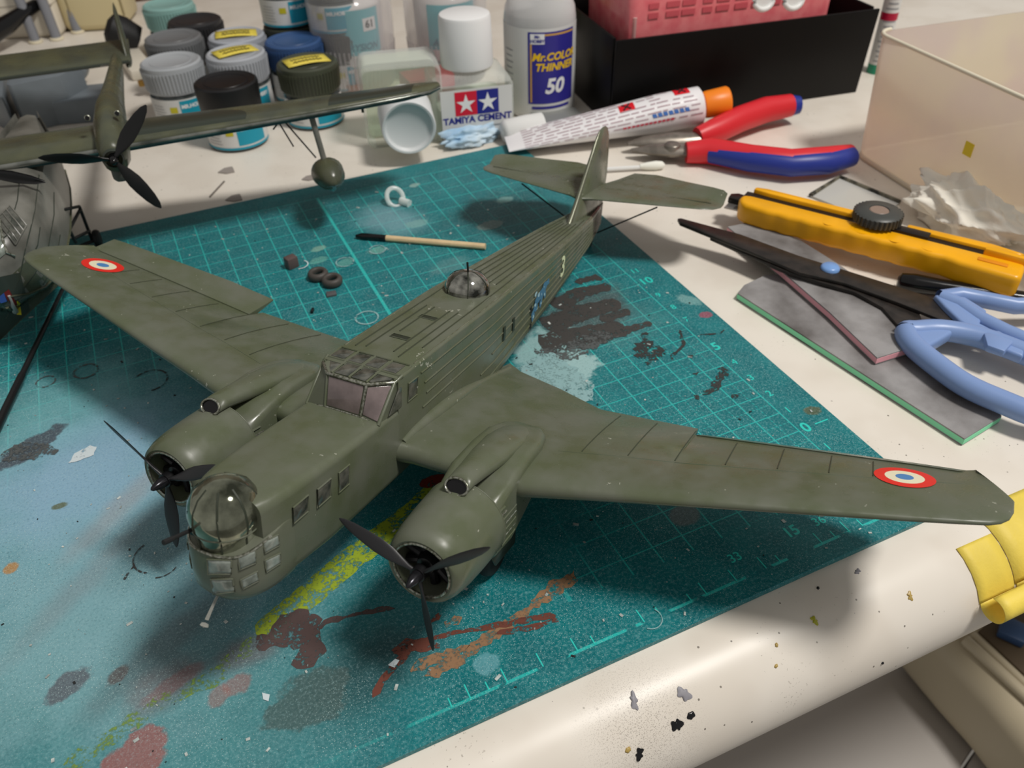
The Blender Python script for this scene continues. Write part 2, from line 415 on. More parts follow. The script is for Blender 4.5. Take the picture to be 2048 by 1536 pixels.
mat_text('36', 1638, 1042, .42); mat_text('15', 1583, 1063, .5, .014); mat_text('33', 1470, 1115, .42)
m = MB(); p = G(1643, 843, .003); m.box((p.x, p.y, .003), (.55, .05, .001), 0)
for k in range(30):
    x = .45 - k * .5
    if k in (7, 8, 11, 13, 16, 19, 20, 23, 25): continue
    h = .42 if k % 2 == 0 else .26
    m.box((x, -4.03 + h / 2, .003), (.035, h, .001))
tag(obj('printed_ticks', m, PRINT, MATO, smooth=0), kind='stuff')

# dried brush strokes on the mat, each a thin film of paint
def film(name, col, rough=.5, cover=.55):
    m = mat(name, col, rough)
    N = NT(m); v = N.obj_cm()
    t = N.n('ShaderNodeBsdfTransparent'); mx = N.n('ShaderNodeMixShader')
    N.put(mx.inputs[0], N.rng(N.math('ADD', N.math('MULTIPLY', N.noise(v, 2.6, 5, .65), .6), N.math('MULTIPLY', N.noise(v, 11, 3), .4)), cover - .08, cover + .06, 1, 0))
    N.t.links.new(t.outputs[0], mx.inputs[1]); N.t.links.new(N.b.outputs[0], mx.inputs[2]); N.t.links.new(mx.outputs[0], N.t.nodes['Material Output'].inputs[0])
    return m
FILM = {'yellow': film('dried_yellow_green_paint', srgb(150, 170, 44), cover=.53), 'brown': film('dried_brown_paint', srgb(84, 68, 66), cover=.57), 'rust': film('dried_rust_paint', srgb(108, 60, 48), cover=.55),
        'tan': film('dried_tan_paint', srgb(146, 112, 82), cover=.545), 'black': film('dried_black_paint', srgb(54, 54, 53), cover=.535), 'white': film('dried_white_paint', srgb(206, 218, 222), cover=.62), 'grey': film('dried_grey_paint', srgb(84, 88, 88), cover=.52),
        'olive': film('dried_faint_green_paint', srgb(120, 150, 70), cover=.46), 'red': film('dried_red_paint', srgb(116, 40, 28), cover=.58), 'pale': film('dried_pale_blue_paint', srgb(140, 176, 178), cover=.56)}
zfilm = [.004]
def stain(kind, pix, jag=.06, n=8):
    pts = [G(x, y, 0) for x, y in pix]; out = []
    for i, p in enumerate(pts):
        q = pts[(i + 1) % len(pts)]; d = q - p; nrm = Vector((-d.y, d.x, 0)).normalized() if d.length > 0 else Vector((0, 0, 0))
        k = max(1, int(d.length / .12))
        for j in range(k): out.append(p + d * (j / k) + nrm * rnd.uniform(-jag, jag))
    zfilm[0] += .0006
    cen = sum(out, Vector()) / len(out)
    mb = MB(); mb.add([(p.x, p.y, zfilm[0]) for p in out], [tuple(range(len(out)))])
    bmx = obj('paint_stain', mb, FILM[kind], MATO, smooth=0)
    return bmx
def stroke(kind, pix, w, jag=.03):
    pts = [G(x, y, 0) for x, y in pix]; L = []; R = []
    path = []
    for i in range(len(pts) - 1):
        k = max(2, int((pts[i + 1] - pts[i]).length / .15))
        for j in range(k): path.append(pts[i].lerp(pts[i + 1], j / k))
    path.append(pts[-1])
    zfilm[0] += .0006
    mb = MB(); vs = []
    for i, p in enumerate(path):
        d = (path[min(i + 1, len(path) - 1)] - path[max(i - 1, 0)]).normalized(); nn = Vector((-d.y, d.x, 0))
        ww = (w if not isinstance(w, tuple) else w[0] + (w[1] - w[0]) * i / (len(path) - 1)) * (.35 if i in (0, len(path) - 1) else 1)
        vs += [p + nn * (ww / 2 + rnd.uniform(-jag, jag)), p - nn * (ww / 2 + rnd.uniform(-jag, jag))]
    mb.add([(p.x, p.y, zfilm[0]) for p in vs], [(2 * i, 2 * i + 1, 2 * i + 3, 2 * i + 2) for i in range(len(path) - 1)])
    return obj('paint_stroke', mb, FILM[kind], MATO, smooth=0)
stroke('yellow', [(905, 955), (820, 1030), (700, 1120), (560, 1240), (520, 1275)], .85)
stroke('olive', [(520, 1275), (420, 1360), (330, 1400), (130, 1536)], (.5, .45), .06)
stroke('red', [(890, 952), (840, 972)], .4)
stain('brown', [(560, 1228), (600, 1215), (640, 1240), (650, 1300), (618, 1340), (585, 1330), (598, 1300), (560, 1290), (520, 1300), (500, 1295), (515, 1275), (545, 1262)], .08)
stroke('brown', [(625, 1262), (650, 1245), (700, 1232), (790, 1215)], .14, .06)
stain('tan', [(840, 1352), (870, 1330), (950, 1280), (1010, 1240), (1060, 1210), (1100, 1165), (1150, 1140), (1155, 1160), (1125, 1185), (1060, 1222), (1020, 1262), (960, 1302), (905, 1340), (868, 1358)], .07)
stroke('tan', [(890, 1250), (925, 1238)], .25, .08); stroke('tan', [(820, 1340), (900, 1310), (940, 1290)], .3, .08)
stroke('rust', [(745, 1395), (770, 1350), (800, 1320), (830, 1280)], .22, .05); stroke('rust', [(760, 1365), (815, 1310), (790, 1300), (900, 1268), (1010, 1248), (1100, 1232), (1112, 1240), (1060, 1256), (990, 1268)], .17, .04)
stroke('rust', [(785, 1300), (830, 1290), (880, 1290)], .35, .09); stroke('rust', [(855, 1250), (880, 1228)], .2, .07)
FILM['soot'] = film('dried_charcoal_paint', srgb(66, 64, 62), cover=.59)
for P_, w_ in (([(1080, 690), (1160, 672), (1250, 655)], (1.3, 1.0)), ([(1090, 655), (1160, 625), (1240, 605)], (1.3, .8)), ([(1110, 615), (1160, 585), (1222, 572)], (1.1, .5)), ([(1150, 690), (1230, 668), (1302, 645)], (.9, .3)), ([(1150, 565), (1190, 555), (1205, 560)], .4), ([(1200, 640), (1260, 622)], .5)):
    stroke('soot', P_, w_, .07)
stain('black', [(1268, 695), (1290, 665), (1305, 688), (1340, 700), (1320, 712), (1300, 730), (1272, 715)], .12)
stroke('black', [(1360, 660), (1368, 690), (1345, 712), (1345, 720)], .13, .03); stroke('black', [(1448, 660), (1440, 668), (1400, 670)], .09, .02)
stroke('black', [(1405, 790), (1430, 778), (1442, 750), (1450, 742)], .3, .06); stain('black', [(1436, 738), (1446, 734), (1460, 742), (1456, 754), (1444, 750)], .03); stain('black', [(1388, 790), (1398, 790), (1400, 800), (1390, 798)], .02); stain('black', [(1462, 790), (1478, 787), (1476, 798), (1464, 800)], .02); stain('black', [(1385, 748), (1398, 744), (1392, 752)], .02); stain('black', [(1376, 712), (1392, 708), (1384, 716)], .02)
stain('grey', [(1130, 690), (1200, 660), (1240, 672), (1180, 705), (1110, 735), (1080, 740), (1070, 700)], .14)
stain('pale', [(1022, 760), (1060, 720), (1100, 705), (1150, 735), (1188, 770), (1185, 800), (1150, 812), (1080, 790)], .1)
stain('white', [(138, 927), (150, 908), (180, 892), (193, 895), (188, 910), (160, 922)], .02); stain('white', [(775, 1330), (790, 1320), (800, 1322), (790, 1335)], .03); stain('white', [(525, 1385), (540, 1390), (538, 1402), (526, 1400)], .02)
stain('grey', [(0, 910), (30, 888), (95, 886), (118, 905), (70, 918), (10, 925)], .08)
def ring_stain(kind, px, py, r, w, a0=0, a1=2 * PI):
    p = G(px, py, 0); zfilm[0] += .0006
    n = 28; mb = MB(); vs = []
    for i in range(n + 1):
        a = a0 + (a1 - a0) * i / n
        for q in (r - w / 2, r + w / 2): vs.append((p.x + q * math.cos(a), p.y + q * math.sin(a), zfilm[0]))
    mb.add(vs, [(2 * i, 2 * i + 1, 2 * i + 3, 2 * i + 2) for i in range(n)])
    obj('paint_ring', mb, FILM[kind], MATO, smooth=0)
ring_stain('black', 300, 762, .62, .07, -1.6, 2.4); ring_stain('grey', 172, 743, .42, .09); ring_stain('pale', 734, 636, .45, .07); ring_stain('black', 312, 1112, .62, .05, 2.0, 4.2); ring_stain('black', 322, 1128, .5, .04, 4.3, 5.6); stroke('black', [(250, 1160), (262, 1140), (270, 1130)], .09, .04); ring_stain('grey', 92, 764, .33, .06)
ring_stain('pale', 1300, 1238, .32, .03, -2.4, .6); ring_stain('white', 600, 530, .35, .05, -2, .8); ring_stain('pale', 690, 525, .38, .06); ring_stain('pale', 755, 500, .36, .07)

# crumbs of plastic and dried paint lying about on the mat: nobody could count them
FLAKE = mat('pale_plastic_crumbs', srgb(206, 214, 210), .5, noise=.6, nscale=200, col2=srgb(120, 130, 128))
FLAKE_D = mat('dark_plastic_crumbs', srgb(36, 38, 38), .5)
def crumbs(name, n, m_, xr, yr, label, z, smax=.09):
    mb = MB()
    for i in range(n):
        x, y = rnd.uniform(*xr), rnd.uniform(*yr); a = rnd.uniform(0, PI); s = rnd.uniform(.015, smax) * rnd.random() + .012
        mb.box((x, y, z + .012), (s * rnd.uniform(1, 2.4), s, .016), a)
    tag(obj(name, mb, m_, smooth=0), label, 'crumbs', kind='stuff')
crumbs('plastic_crumbs', 520, FLAKE, (-27, 1.3), (-4.4, 24), 'pale plastic crumbs and paint flakes scattered over the teal mat', .005)
crumbs('dark_crumbs', 120, FLAKE_D, (-27, 1.3), (-4.4, 24), 'dark plastic crumbs scattered over the teal mat', .005, .06)

# ---- splashes of paint on the desk front
SPL_B = mat('black_paint_drop', srgb(18, 18, 20), .12); SPL_Y = mat('ochre_paint_drop', srgb(176, 150, 84), .4); SPL_G = mat('yellow_green_paint_drop', srgb(170, 170, 50), .4); SPL_S = mat('grey_paint_smear', srgb(136, 134, 140), .5)
def desk_z(p):
    t = (p - D0).dot(DY); x = t - 1.05
    return -0.2 if x >= 0 else -0.2 - RB + math.sqrt(max(0, RB * RB - x * x))
def on_desk(px, py):
    d = ray(px, py); t = 12.0
    while t < 80:
        p = CAM + d * t
        if (p - D0).dot(DY) > -.949 and p.z < desk_z(p): return p
        t += .004
    return CAM + d * 40
def drop(px, py, rx, m_, label, rag=.25, ry=None):
    p = on_desk(px, py); q = [on_desk(px + dx, py + dy) for dx, dy in ((4, 0), (0, 4))]
    nrm = Vector((0, 0, 1)); t = (p - D0).dot(DY) - 1.05
    if t < 0: nrm = (DY * t + Vector((0, 0, math.sqrt(max(.01, RB * RB - t * t))))).normalized()
    e1 = DX; e2 = nrm.cross(e1).normalized(); ry = ry or rx
    f1, f2 = rnd.uniform(0, 6), rnd.uniform(0, 6); pts = [(lambda q: e1 * (rx * math.cos(k * PI / 12) * q) + e2 * (ry * math.sin(k * PI / 12) * q))(1 + rag * (.6 * math.sin(2 * k * PI / 12 + f1) + .4 * math.sin(5 * k * PI / 12 + f2))) for k in range(24)]
    mb = MB(); mb.loft([[v_ - nrm * .04 for v_ in pts], [v_ + nrm * .012 for v_ in pts], [v_ * .6 + nrm * .03 for v_ in pts]])
    tag(obj('paint_drop', mb, m_, loc=p, smooth=60), label, 'paint drop', 'paint drops on the desk front')
drop(1382, 1431, .1, SPL_B, 'round glossy black paint drop on the white desk edge'); drop(1354, 1450, .13, SPL_B, 'ragged black paint blot just below the round drop on the desk edge', .5, .16)
drop(1279, 1508, .12, SPL_B, 'lowest ragged black blot near the bottom of the desk edge', .6); drop(1268, 1402, .1, SPL_S, 'dark grey smear with a tail on the desk edge', .6, .18); drop(1368, 1388, .16, SPL_S, 'pale grey curled smear on the desk edge highlight', .5)
drop(1629, 1241, .09, SPL_G, 'yellow-green paint crumb in the wing shadow on the desk', .7); drop(1820, 1192, .09, SPL_Y, 'curled ochre shaving on the desk edge near the tape', .7)
drop(1553, 1290, .05, SPL_Y, 'small ochre dot on the middle of the desk edge, upper of two'); drop(1552, 1332, .05, SPL_Y, 'small ochre dot on the middle of the desk edge, lower of two'); drop(1256, 1500, .07, SPL_Y, 'ochre dot beside the lowest black blot on the desk edge'); drop(1636, 1176, .045, SPL_B, 'tiny black dot close to the mat corner on the desk'); drop(1765, 1326, .045, SPL_B, 'tiny black dot low on the desk edge near the armrest')
drop(1715, 1143, .08, SPL_S, 'dark crumb on the desk under the wing tip', .6)
PROP_PH = (math.radians(40), math.radians(28))
# ================================================================ the twin-engined bomber model
HD, RL_, PT_ = math.radians(-140.2), math.radians(0.7), math.radians(12.0)
AF = Vector((math.cos(HD) * math.cos(PT_), math.sin(HD) * math.cos(PT_), math.sin(PT_)))
L0 = Vector((-math.sin(HD), math.cos(HD), 0)); U0 = AF.cross(L0)
AL = L0 * math.cos(RL_) + U0 * math.sin(RL_); AU = AF.cross(AL)
AO = Vector((-15.0, 1.36, 0.02))
PLANE = thing('model_bomber', 'olive green twin-engined model bomber with red, white and blue roundels on the teal mat', 'model aircraft')
PLANE.matrix_world = Matrix(((AF.x, AL.x, AU.x, AO.x * S), (AF.y, AL.y, AU.y, AO.y * S), (AF.z, AL.z, AU.z, AO.z * S), (0, 0, 0, 1)))
WUP = Vector((math.sin(PT_), 0, math.cos(PT_)))       # room's up direction in the aircraft's own axes

def lerp_tab(tab, x):
    if x >= tab[0][0]: return tab[0][1:]
    for i in range(len(tab) - 1):
        x0, x1 = tab[i][0], tab[i + 1][0]
        if x >= x1:
            t = (x - x0) / (x1 - x0)
            return tuple(p + (q - p) * t for p, q in zip(tab[i][1:], tab[i + 1][1:]))
    return tab[-1][1:]
def rbox(a, w, ct, cb, rt, rb, n=4):
    """rounded slab-sided cross-section at station a"""
    out = []
    for (cx, cz, r, a0) in ((w - rt, ct - rt, rt, 0), (-(w - rt), ct - rt, rt, PI / 2), (-(w - rb), cb + rb, rb, PI), (w - rb, cb + rb, rb, 1.5 * PI)):
        for k in range(n + 1):
            t = a0 + PI / 2 * k / n
            out.append((a, cx + r * math.cos(t), cz + r * math.sin(t)))
    return out
#        a      w     top   bottom r_top r_bot
FUS = [(4.3, .9, 5.14, 2.85, .3, .4), (4.0, 1.0, 5.13, 2.75, .25, .4), (3.55, 1.07, 5.12, 2.72, .22, .38), (2.2, 1.14, 5.06, 2.68, .2, .36), (0.9, 1.16, 5.0, 2.68, .18, .34), (-0.5, 1.17, 4.96, 2.7, .15, .32)]
FUS2 = [(-0.78, 1.17, 5.86, 2.7, .07, .32), (-2, 1.18, 5.9, 2.72, .07, .32), (-6.5, 1.17, 5.92, 2.95, .07, .3), (-9, 1.06, 5.9, 3.3, .07, .3), (-12, .93, 5.86, 3.72, .07, .28), (-15, .74, 5.84, 4.15, .07, .24), (-17, .56, 5.82, 4.42, .12, .2), (-19, .26, 5.8, 4.68, .08, .12), (-19.75, .1, 5.78, 4.85, .04, .05)]
m = MB(); m.loft([rbox(*s) for s in FUS + [(-0.9, 1.17, 4.96, 2.7, .15, .32)]])
m.loft([rbox(*s) for s in FUS2])
obj('fuselage', m, OLIVE, PLANE, smooth=40)
# nose: upright half-oval tub with rounded bottom
def nose_plan(k, n, inset=0.0):
    t = -PI / 2 + PI * k / n
    ex = .78
    cx, sx = math.cos(t), math.sin(t)
    return 3.5 + (1.62 - inset) * abs(cx) ** ex, (1.08 - inset * .8) * math.copysign(abs(sx) ** ex, sx)
NN = 28
def nose_ring(c, inset): return [(lambda a, b: (a, b, c + (.3 * max(0, min(1, (4.85 - a) / 1.0)) if c > 3.9 else 0)))(*nose_plan(k, NN, inset)) for k in range(NN + 1)]
m = MB(); m.loft([nose_ring(c, i) for c, i in ((2.66, .55), (2.7, .3), (2.8, .12), (2.98, .02), (3.3, 0), (4.0, 0), (4.06, .02), (4.07, .1))])
obj('nose_tub', m, OLIVE, PLANE, smooth=45)
m = MB(); m.tube([(a, b, 4.07 + .3 * max(0, min(1, (4.85 - a) / 1.0))) for a, b in [nose_plan(k, NN, .02) for k in range(3, NN - 2)]], .035, 6)
obj('nose_rim', m, WORN, PLANE)
from mathutils.bvhtree import BVHTree
def to_world(p): return AO + AF * p[0] + AL * p[1] + AU * p[2]
def to_plane(p): d = p - AO; return Vector((d.dot(AF), d.dot(AL), d.dot(AU)))
m2 = MB(); m2.loft([nose_ring(c, i) for c, i in ((2.66, .55), (2.7, .3), (2.8, .12), (2.98, .02), (3.3, 0), (4.0, 0), (4.06, .02), (4.07, .1))]); m2.loft([rbox(*q) for q in FUS])
NBVH = BVHTree.FromPolygons([to_world(p) for p in m2.v], m2.f)
def on_nose(px, py, off):
    h, n, i, d = NBVH.ray_cast(CAM, ray(px, py).normalized())
    if h is None: return Vector((4.5, 0, 3.3))
    if n.dot(ray(px, py)) > 0: n = -n
    return to_plane(h + n * off)
def quad_pt(q, u, v):
    (x0, y0), (x1, y1), (x2, y2), (x3, y3) = q
    return (x0 + (x1 - x0) * u) * (1 - v) + (x3 + (x2 - x3) * u) * v, (y0 + (y1 - y0) * u) * (1 - v) + (y3 + (y2 - y3) * u) * v
for q, mir in (([(415, 1118), (463, 1120), (462, 1147), (417, 1148)], 0), ([(422, 1158), (465, 1157), (469, 1182), (428, 1188)], 0), ([(477, 1114), (510, 1100), (511, 1125), (479, 1139)], 1), ([(481, 1159), (514, 1142), (516, 1161), (486, 1177)], 1), ([(527, 1084), (555, 1069), (558, 1090), (529, 1106)], 1), ([(529, 1120), (559, 1106), (560, 1126), (532, 1144)], 1)):
    for s in ((1, -1) if mir else (1,)):
        m = MB(); m.grid(lambda u, v: (lambda p: (p.x, s * p.y, p.z))(on_nose(*quad_pt(q, u, v), .012)), 6, 4)
        w_ = obj('nose_window', m, PANE, PLANE, solid=.03)
        r_ = MB(); r_.tube([(lambda p: (p.x, s * p.y, p.z))(on_nose(*quad_pt(q, u, v), .015)) for u, v in [(i / 5, 0) for i in range(6)] + [(1, .5)] + [(1 - i / 5, 1) for i in range(6)] + [(0, .5), (0, 0)]], .022, 6)
        obj('window_frame', r_, OLIVE, w_)
# nose turret
T0 = Vector((4.38, 0, 4.02))
tp = [(.68, 0), (.69, .3), (.78, .55), (.8, .76), (.75, 1.02), (.6, 1.27), (.38, 1.43), (.15, 1.5), (.0, 1.51)]
m = MB(); m.lathe(tp, T0, n=40, cap0=True)
TUR = obj('nose_turret', m, DOME, PLANE, smooth=60)
def dome_pt(prof, o, ang, t, off=-.008):
    i = min(int(t), len(prof) - 2); f = t - i
    r = prof[i][0] * (1 - f) + prof[i + 1][0] * f + off; h = prof[i][1] * (1 - f) + prof[i + 1][1] * f + off * .5
    return (o.x + r * math.cos(ang), o.y + r * math.sin(ang), o.z + h)
for k in range(8):
    a = k * PI / 4 + .55
    m = MB(); m.tube([dome_pt(tp, T0, a, t * .5) for t in range(0, 13)], .035, 6, flat=.5); obj('turret_frame_bar', m, OLIVE_D, TUR)
for t in (1.5,):
    m = MB(); m.tube([dome_pt(tp, T0, a * PI / 16, t) for a in range(33)], .03, 6, cap=False); obj('turret_frame_ring', m, OLIVE, TUR)
m = MB(); m.tube([(4.9, -.32, 4.5), (5.62, -.36, 4.66)], [.045, .045], 8); m.tube([(5.55, -.355, 4.64), (5.78, -.37, 4.69)], .06, 8); obj('gun_barrel', m, BLACKM, TUR)
m = MB(); m.box((4.97, -.36, 4.66), (.12, .14, .62)); obj('gun_slot', m, BLACKG, TUR)
# side windows of the nose and cabin
def side_window(a0, a1, c0, c1, s, skew=0.0, mt=PANE_D, b=1.155):
    m = MB(); P = [(a0, c0), (a1, c0 + skew), (a1 - .04, c1 + skew), (a0 - .04, c1)]
    m.add([(a, s * b, c) for a, c in P] + [(a, s * (b + .03), c) for a, c in P], [(0, 1, 2, 3), (4, 5, 6, 7), (0, 1, 5, 4), (1, 2, 6, 5), (2, 3, 7, 6), (3, 0, 4, 7)])
    w = obj('side_window', m, mt, PLANE, bevel=.03)
    f = MB(); f.tube([(a, s * (b + .025), c) for a, c in P + P[:1]], .025, 6); obj('window_frame', f, OLIVE, w)
for s in (1, -1):
    side_window(3.02, 3.55, 4.2, 4.62, s, b=1.085); side_window(2.22, 2.72, 4.12, 4.6, s, b=1.125); side_window(1.5, 1.92, 4.04, 4.58, s, b=1.145)
    side_window(-1.7, -1.22, 5.0, 5.52, s, mt=PANE_D, b=1.165)
    m = MB(); P = [(-.92, 5.0), (-.92, 5.58), (-.8, 5.6), (-.3, 5.02)]
    m.add([(a, s * 1.16, c) for a, c in P] + [(a, s * 1.195, c) for a, c in P], [(0, 1, 2, 3), (4, 5, 6, 7), (0, 1, 5, 4), (1, 2, 6, 5), (2, 3, 7, 6), (3, 0, 4, 7)])
    obj('side_window', m, PANE_D, PLANE, bevel=.02)
# cockpit: raised cabin with three-faced windscreen and glazed roof
W = [(.08, -1.1, 4.92), (.04, -.55, 4.98), (.04, .55, 4.98), (.08, 1.1, 4.92)]
T = [(-.72, -1.1, 5.78), (-.2, -.6, 5.82), (-.2, .6, 5.82), (-.72, 1.1, 5.78)]
m = MB()
m.add(W + T + [(-1.0, -1.13, 5.86), (-1.0, 1.13, 5.86), (-1.0, -1.15, 4.7), (-1.0, 1.15, 4.7), (.08, -1.1, 4.7), (.08, 1.1, 4.7)],
      [(0, 1, 5, 4), (1, 2, 6, 5), (2, 3, 7, 6), (4, 5, 6, 7, 9, 8), (0, 4, 8, 10, 12), (3, 13, 11, 9, 7), (0, 12, 13, 3, 2, 1), (10, 8, 9, 11), (10, 11, 13, 12)])
CAB = obj('cockpit_cabin', m, OLIVE, PLANE, smooth=20)
def pane_quad(P, shrink, off, name, mt, parent):
    P = [Vector(p) for p in P]; cen = sum(P, Vector()) / len(P)
    nrm = (P[1] - P[0]).cross(P[2] - P[0]).normalized()
    if nrm.x < 0 and abs(nrm.x) > .3: nrm = -nrm
    if nrm.z < 0: nrm = -nrm
    Q = [cen + (p - cen) * shrink for p in P]; k = len(Q)
    m = MB(); m.add([q - nrm * .02 for q in Q] + [q + nrm * off for q in Q], [tuple(range(k)), tuple(range(k, 2 * k))] + [(i, (i + 1) % k, k + (i + 1) % k, k + i) for i in range(k)])
    return obj(name, m, mt, parent, bevel=.012)
pane_quad([W[0], W[1], T[1], T[0]], .84, .02, 'windscreen_pane', PANE_P, CAB); pane_quad([W[1], W[2], T[2], T[1]], .88, .02, 'windscreen_pane', PANE_P, CAB); pane_quad([W[2], W[3], T[3], T[2]], .84, .02, 'windscreen_pane', PANE_P, CAB)
for P, r, mt in (([W[0], W[1], W[2], W[3]], .03, WORN), ([T[0], T[1], T[2], T[3]], .05, WORN), ([W[0], T[0], (-1.0, -1.15, 5.86)], .045, OLIVE), ([W[3], T[3], (-1.0, 1.15, 5.86)], .055, OLIVE), ([W[1], T[1]], .035, OLIVE), ([W[2], T[2]], .04, WORN)):
    m = MB(); m.tube(P, r, 8); obj('cockpit_frame_bar', m, mt, CAB, smooth=50)
for i in range(4):
    b0 = -1.06 + i * .53; b1 = b0 + .43
    pane_quad([(-1.5, b0, 5.895), (-1.5, b1, 5.895), (-1.0, b1, 5.885), (-1.0, b0, 5.885)], 1, .004, 'roof_pane', PANE_D, CAB)
for P in ([(-.9, -.55, 5.85), (-.9, -1.02, 5.84), (-.72, -.98, 5.82), (-.36, -.62, 5.82), (-.36, -.56, 5.82)], [(-.9, -.47, 5.86), (-.9, -.05, 5.86), (-.32, -.05, 5.83), (-.32, -.47, 5.83)], [(-.9, .05, 5.86), (-.9, .47, 5.86), (-.32, .47, 5.83), (-.32, .05, 5.83)], [(-.9, .55, 5.85), (-.9, 1.02, 5.84), (-.72, .98, 5.82), (-.36, .62, 5.82), (-.36, .56, 5.82)]):
    pane_quad(P, 1, .012, 'roof_pane', PANE_D, CAB)
for P in ([(-1.55, 1.1, 5.9), (-1.55, -1.1, 5.9)], [(-.95, 1.1, 5.87), (-.95, -1.1, 5.87)], *[[(-1.55, b, 5.9), (-.95, b, 5.875), (-.28, b, 5.835)] for b in (-.53, 0, .53)], [(-1.55, -1.1, 5.9), (-.74, -1.08, 5.82)], [(-1.55, 1.1, 5.9), (-.74, 1.08, 5.82)]):
    m = MB(); m.tube(P, .03, 6); obj('roof_frame_bar', m, OLIVE, CAB)
# stringers along the rear fuselage
def fus_at(a): return lerp_tab(FUS2, a)
for s in (1, -1):
    for t, a0 in ((.07, -2.2), (.22, -5.6), (.36, -6.4), (.5, -2.0), (.63, -2.2), (.76, -2.1), (.9, -1.9)):
        P = []
        for k in range(14):
            a = a0 + (-19.4 - a0) * k / 13
            w, ct, cb, rt, rb = fus_at(a); P.append((a, s * (w + .004), cb + rb + (ct - rt - cb - rb) * t))
        m = MB(); m.tube(P, .03, 6); obj('side_stringer', m, OLIVE, PLANE)
for t, a0, a1 in ((-.96, -1.7, -19), (-.72, -1.8, -16.5), (-.48, -1.9, -15.8), (-.24, -3.2, -15.6), (0, -8.2, -15.7), (.24, -2.0, -15.6), (.48, -1.8, -15.8), (.72, -2.6, -16.5), (.96, -1.7, -19)):
    segs = [(a0, a1)] if abs(t) > .6 else [(a0, -5.2), (-7.9, a1)]
    if t == 0: segs = [(-8.2, a1)]
    for (p0, p1) in segs:
        P = []
        for k in range(10):
            a = p0 + (p1 - p0) * k / 9; w, ct, cb, rt, rb = fus_at(a); P.append((a, t * (w - rt * .6), ct + .001 - (.012 if abs(t) > .9 else 0)))
        m = MB(); m.tube([Vector(q) + Vector((0, 0, .008)) for q in P], .02, 5); obj('deck_stringer', m, EDGE if abs(t) > .9 else OLIVE_M, PLANE)
for a in (-2.88, -4.44):
    m = MB(); m.box((a, -.06, 5.905), (.22, .56, .03)); h_ = obj('deck_hatch', m, OLIVE_D, PLANE, bevel=.01)
    m = MB(); m.tube([(a - .11, -.34, 5.92), (a + .11, -.34, 5.92), (a + .11, .22, 5.92), (a - .11, .22, 5.92), (a - .11, -.34, 5.92)], .014, 5); obj('hatch_frame', m, OLIVE, h_)
# plain fairing in front of the dorsal dome
m = MB(); m.grid(lambda u, v: (-5.2 - 1.6 * u, (-.95 + 1.9 * v) * (1 - .1 * u), 5.895 + .04 * u + .02 * math.sin(PI * v) * u), 4, 8); obj('turret_fairing', m, OLIVE, PLANE)
dp = [(.74, 0), (.73, .18), (.64, .38), (.47, .54), (.25, .64), (0, .67)]
DO = Vector((-6.95, -.06, 5.92))
m = MB(); m.lathe(dp, DO, n=36, cap0=True); DT = obj('dorsal_dome', m, mat('dark_clear_dome', srgb(44, 46, 42), .05, metal=.75, spec=1, noise=.8, nscale=220, col2=srgb(190, 190, 180)), PLANE, smooth=60)
for k in range(6):
    m = MB(); m.tube([dome_pt(dp, DO, k * PI / 3 + .5, t * .5, .006) for t in range(0, 10)], .02, 5, flat=.5); obj('dome_frame_bar', m, OLIVE_D, DT)
m = MB(); m.tube([Vector((-6.9, -.02, 6.5)), Vector((-6.9, -.02, 6.5)) + WUP * .42], .035, 8); obj('gun_barrel', m, BLACKM, DT)

# ---- wings
#        b     aLE    aTE    cLE   thick
WING = [(1.0, -.60, -8.3, 3.56, 1.3), (1.6, -.70, -7.9, 3.57, 1.25), (3.2, -.72, -7.55, 3.58, 1.18), (4.8, -.70, -6.95, 3.62, 1.08), (6.5, -1.06, -6.6, 3.87, .90), (8.0, -1.33, -6.35, 4.09, .70), (8.02, -1.335, -5.85, 4.093, .69), (10, -1.70, -5.78, 4.4, .58), (12, -2.06, -5.68, 4.71, .48), (13.5, -2.34, -5.6, 4.94, .41), (14.6, -2.58, -5.52, 5.1, .36), (15.1, -2.72, -5.5, 5.16, .33), (15.35, -2.88, -5.5, 5.18, .29), (15.52, -3.1, -5.48, 5.19, .24), (15.63, -3.45, -5.45, 5.19, .18), (15.68, -3.95, -5.3, 5.17, .1)]
INC = .13
def wing_at(b):
    for i in range(len(WING) - 1):
        if b <= WING[i + 1][0]:
            t = (b - WING[i][0]) / (WING[i + 1][0] - WING[i][0]); return tuple(p + (q - p) * t for p, q in zip(WING[i][1:], WING[i + 1][1:]))
    return WING[-1][1:]
def foil(x): return 5 * (.2969 * 1.12 * math.sqrt(x) - .126 * x - .3516 * x * x + .2843 * x ** 3 - .1036 * x ** 4)
def wing_c(b, a, up=1):
    le, te, cl, th = wing_at(abs(b)); x = min(1, max(0, (le - a) / (le - te)))
    inc = INC if abs(b) > 4.8 else .095 + (.035) * max(0, abs(b) - 1) / 3.8
    y = foil(x) * th * (1 + .8 * math.exp(-14 * x))
    return cl - inc * (le - a) + (y * .62 + .08 * th * math.sin(PI * x) if up > 0 else -y * .45)
XS = [0, .006, .02, .05, .1, .18, .28, .4, .55, .7, .85, 1]
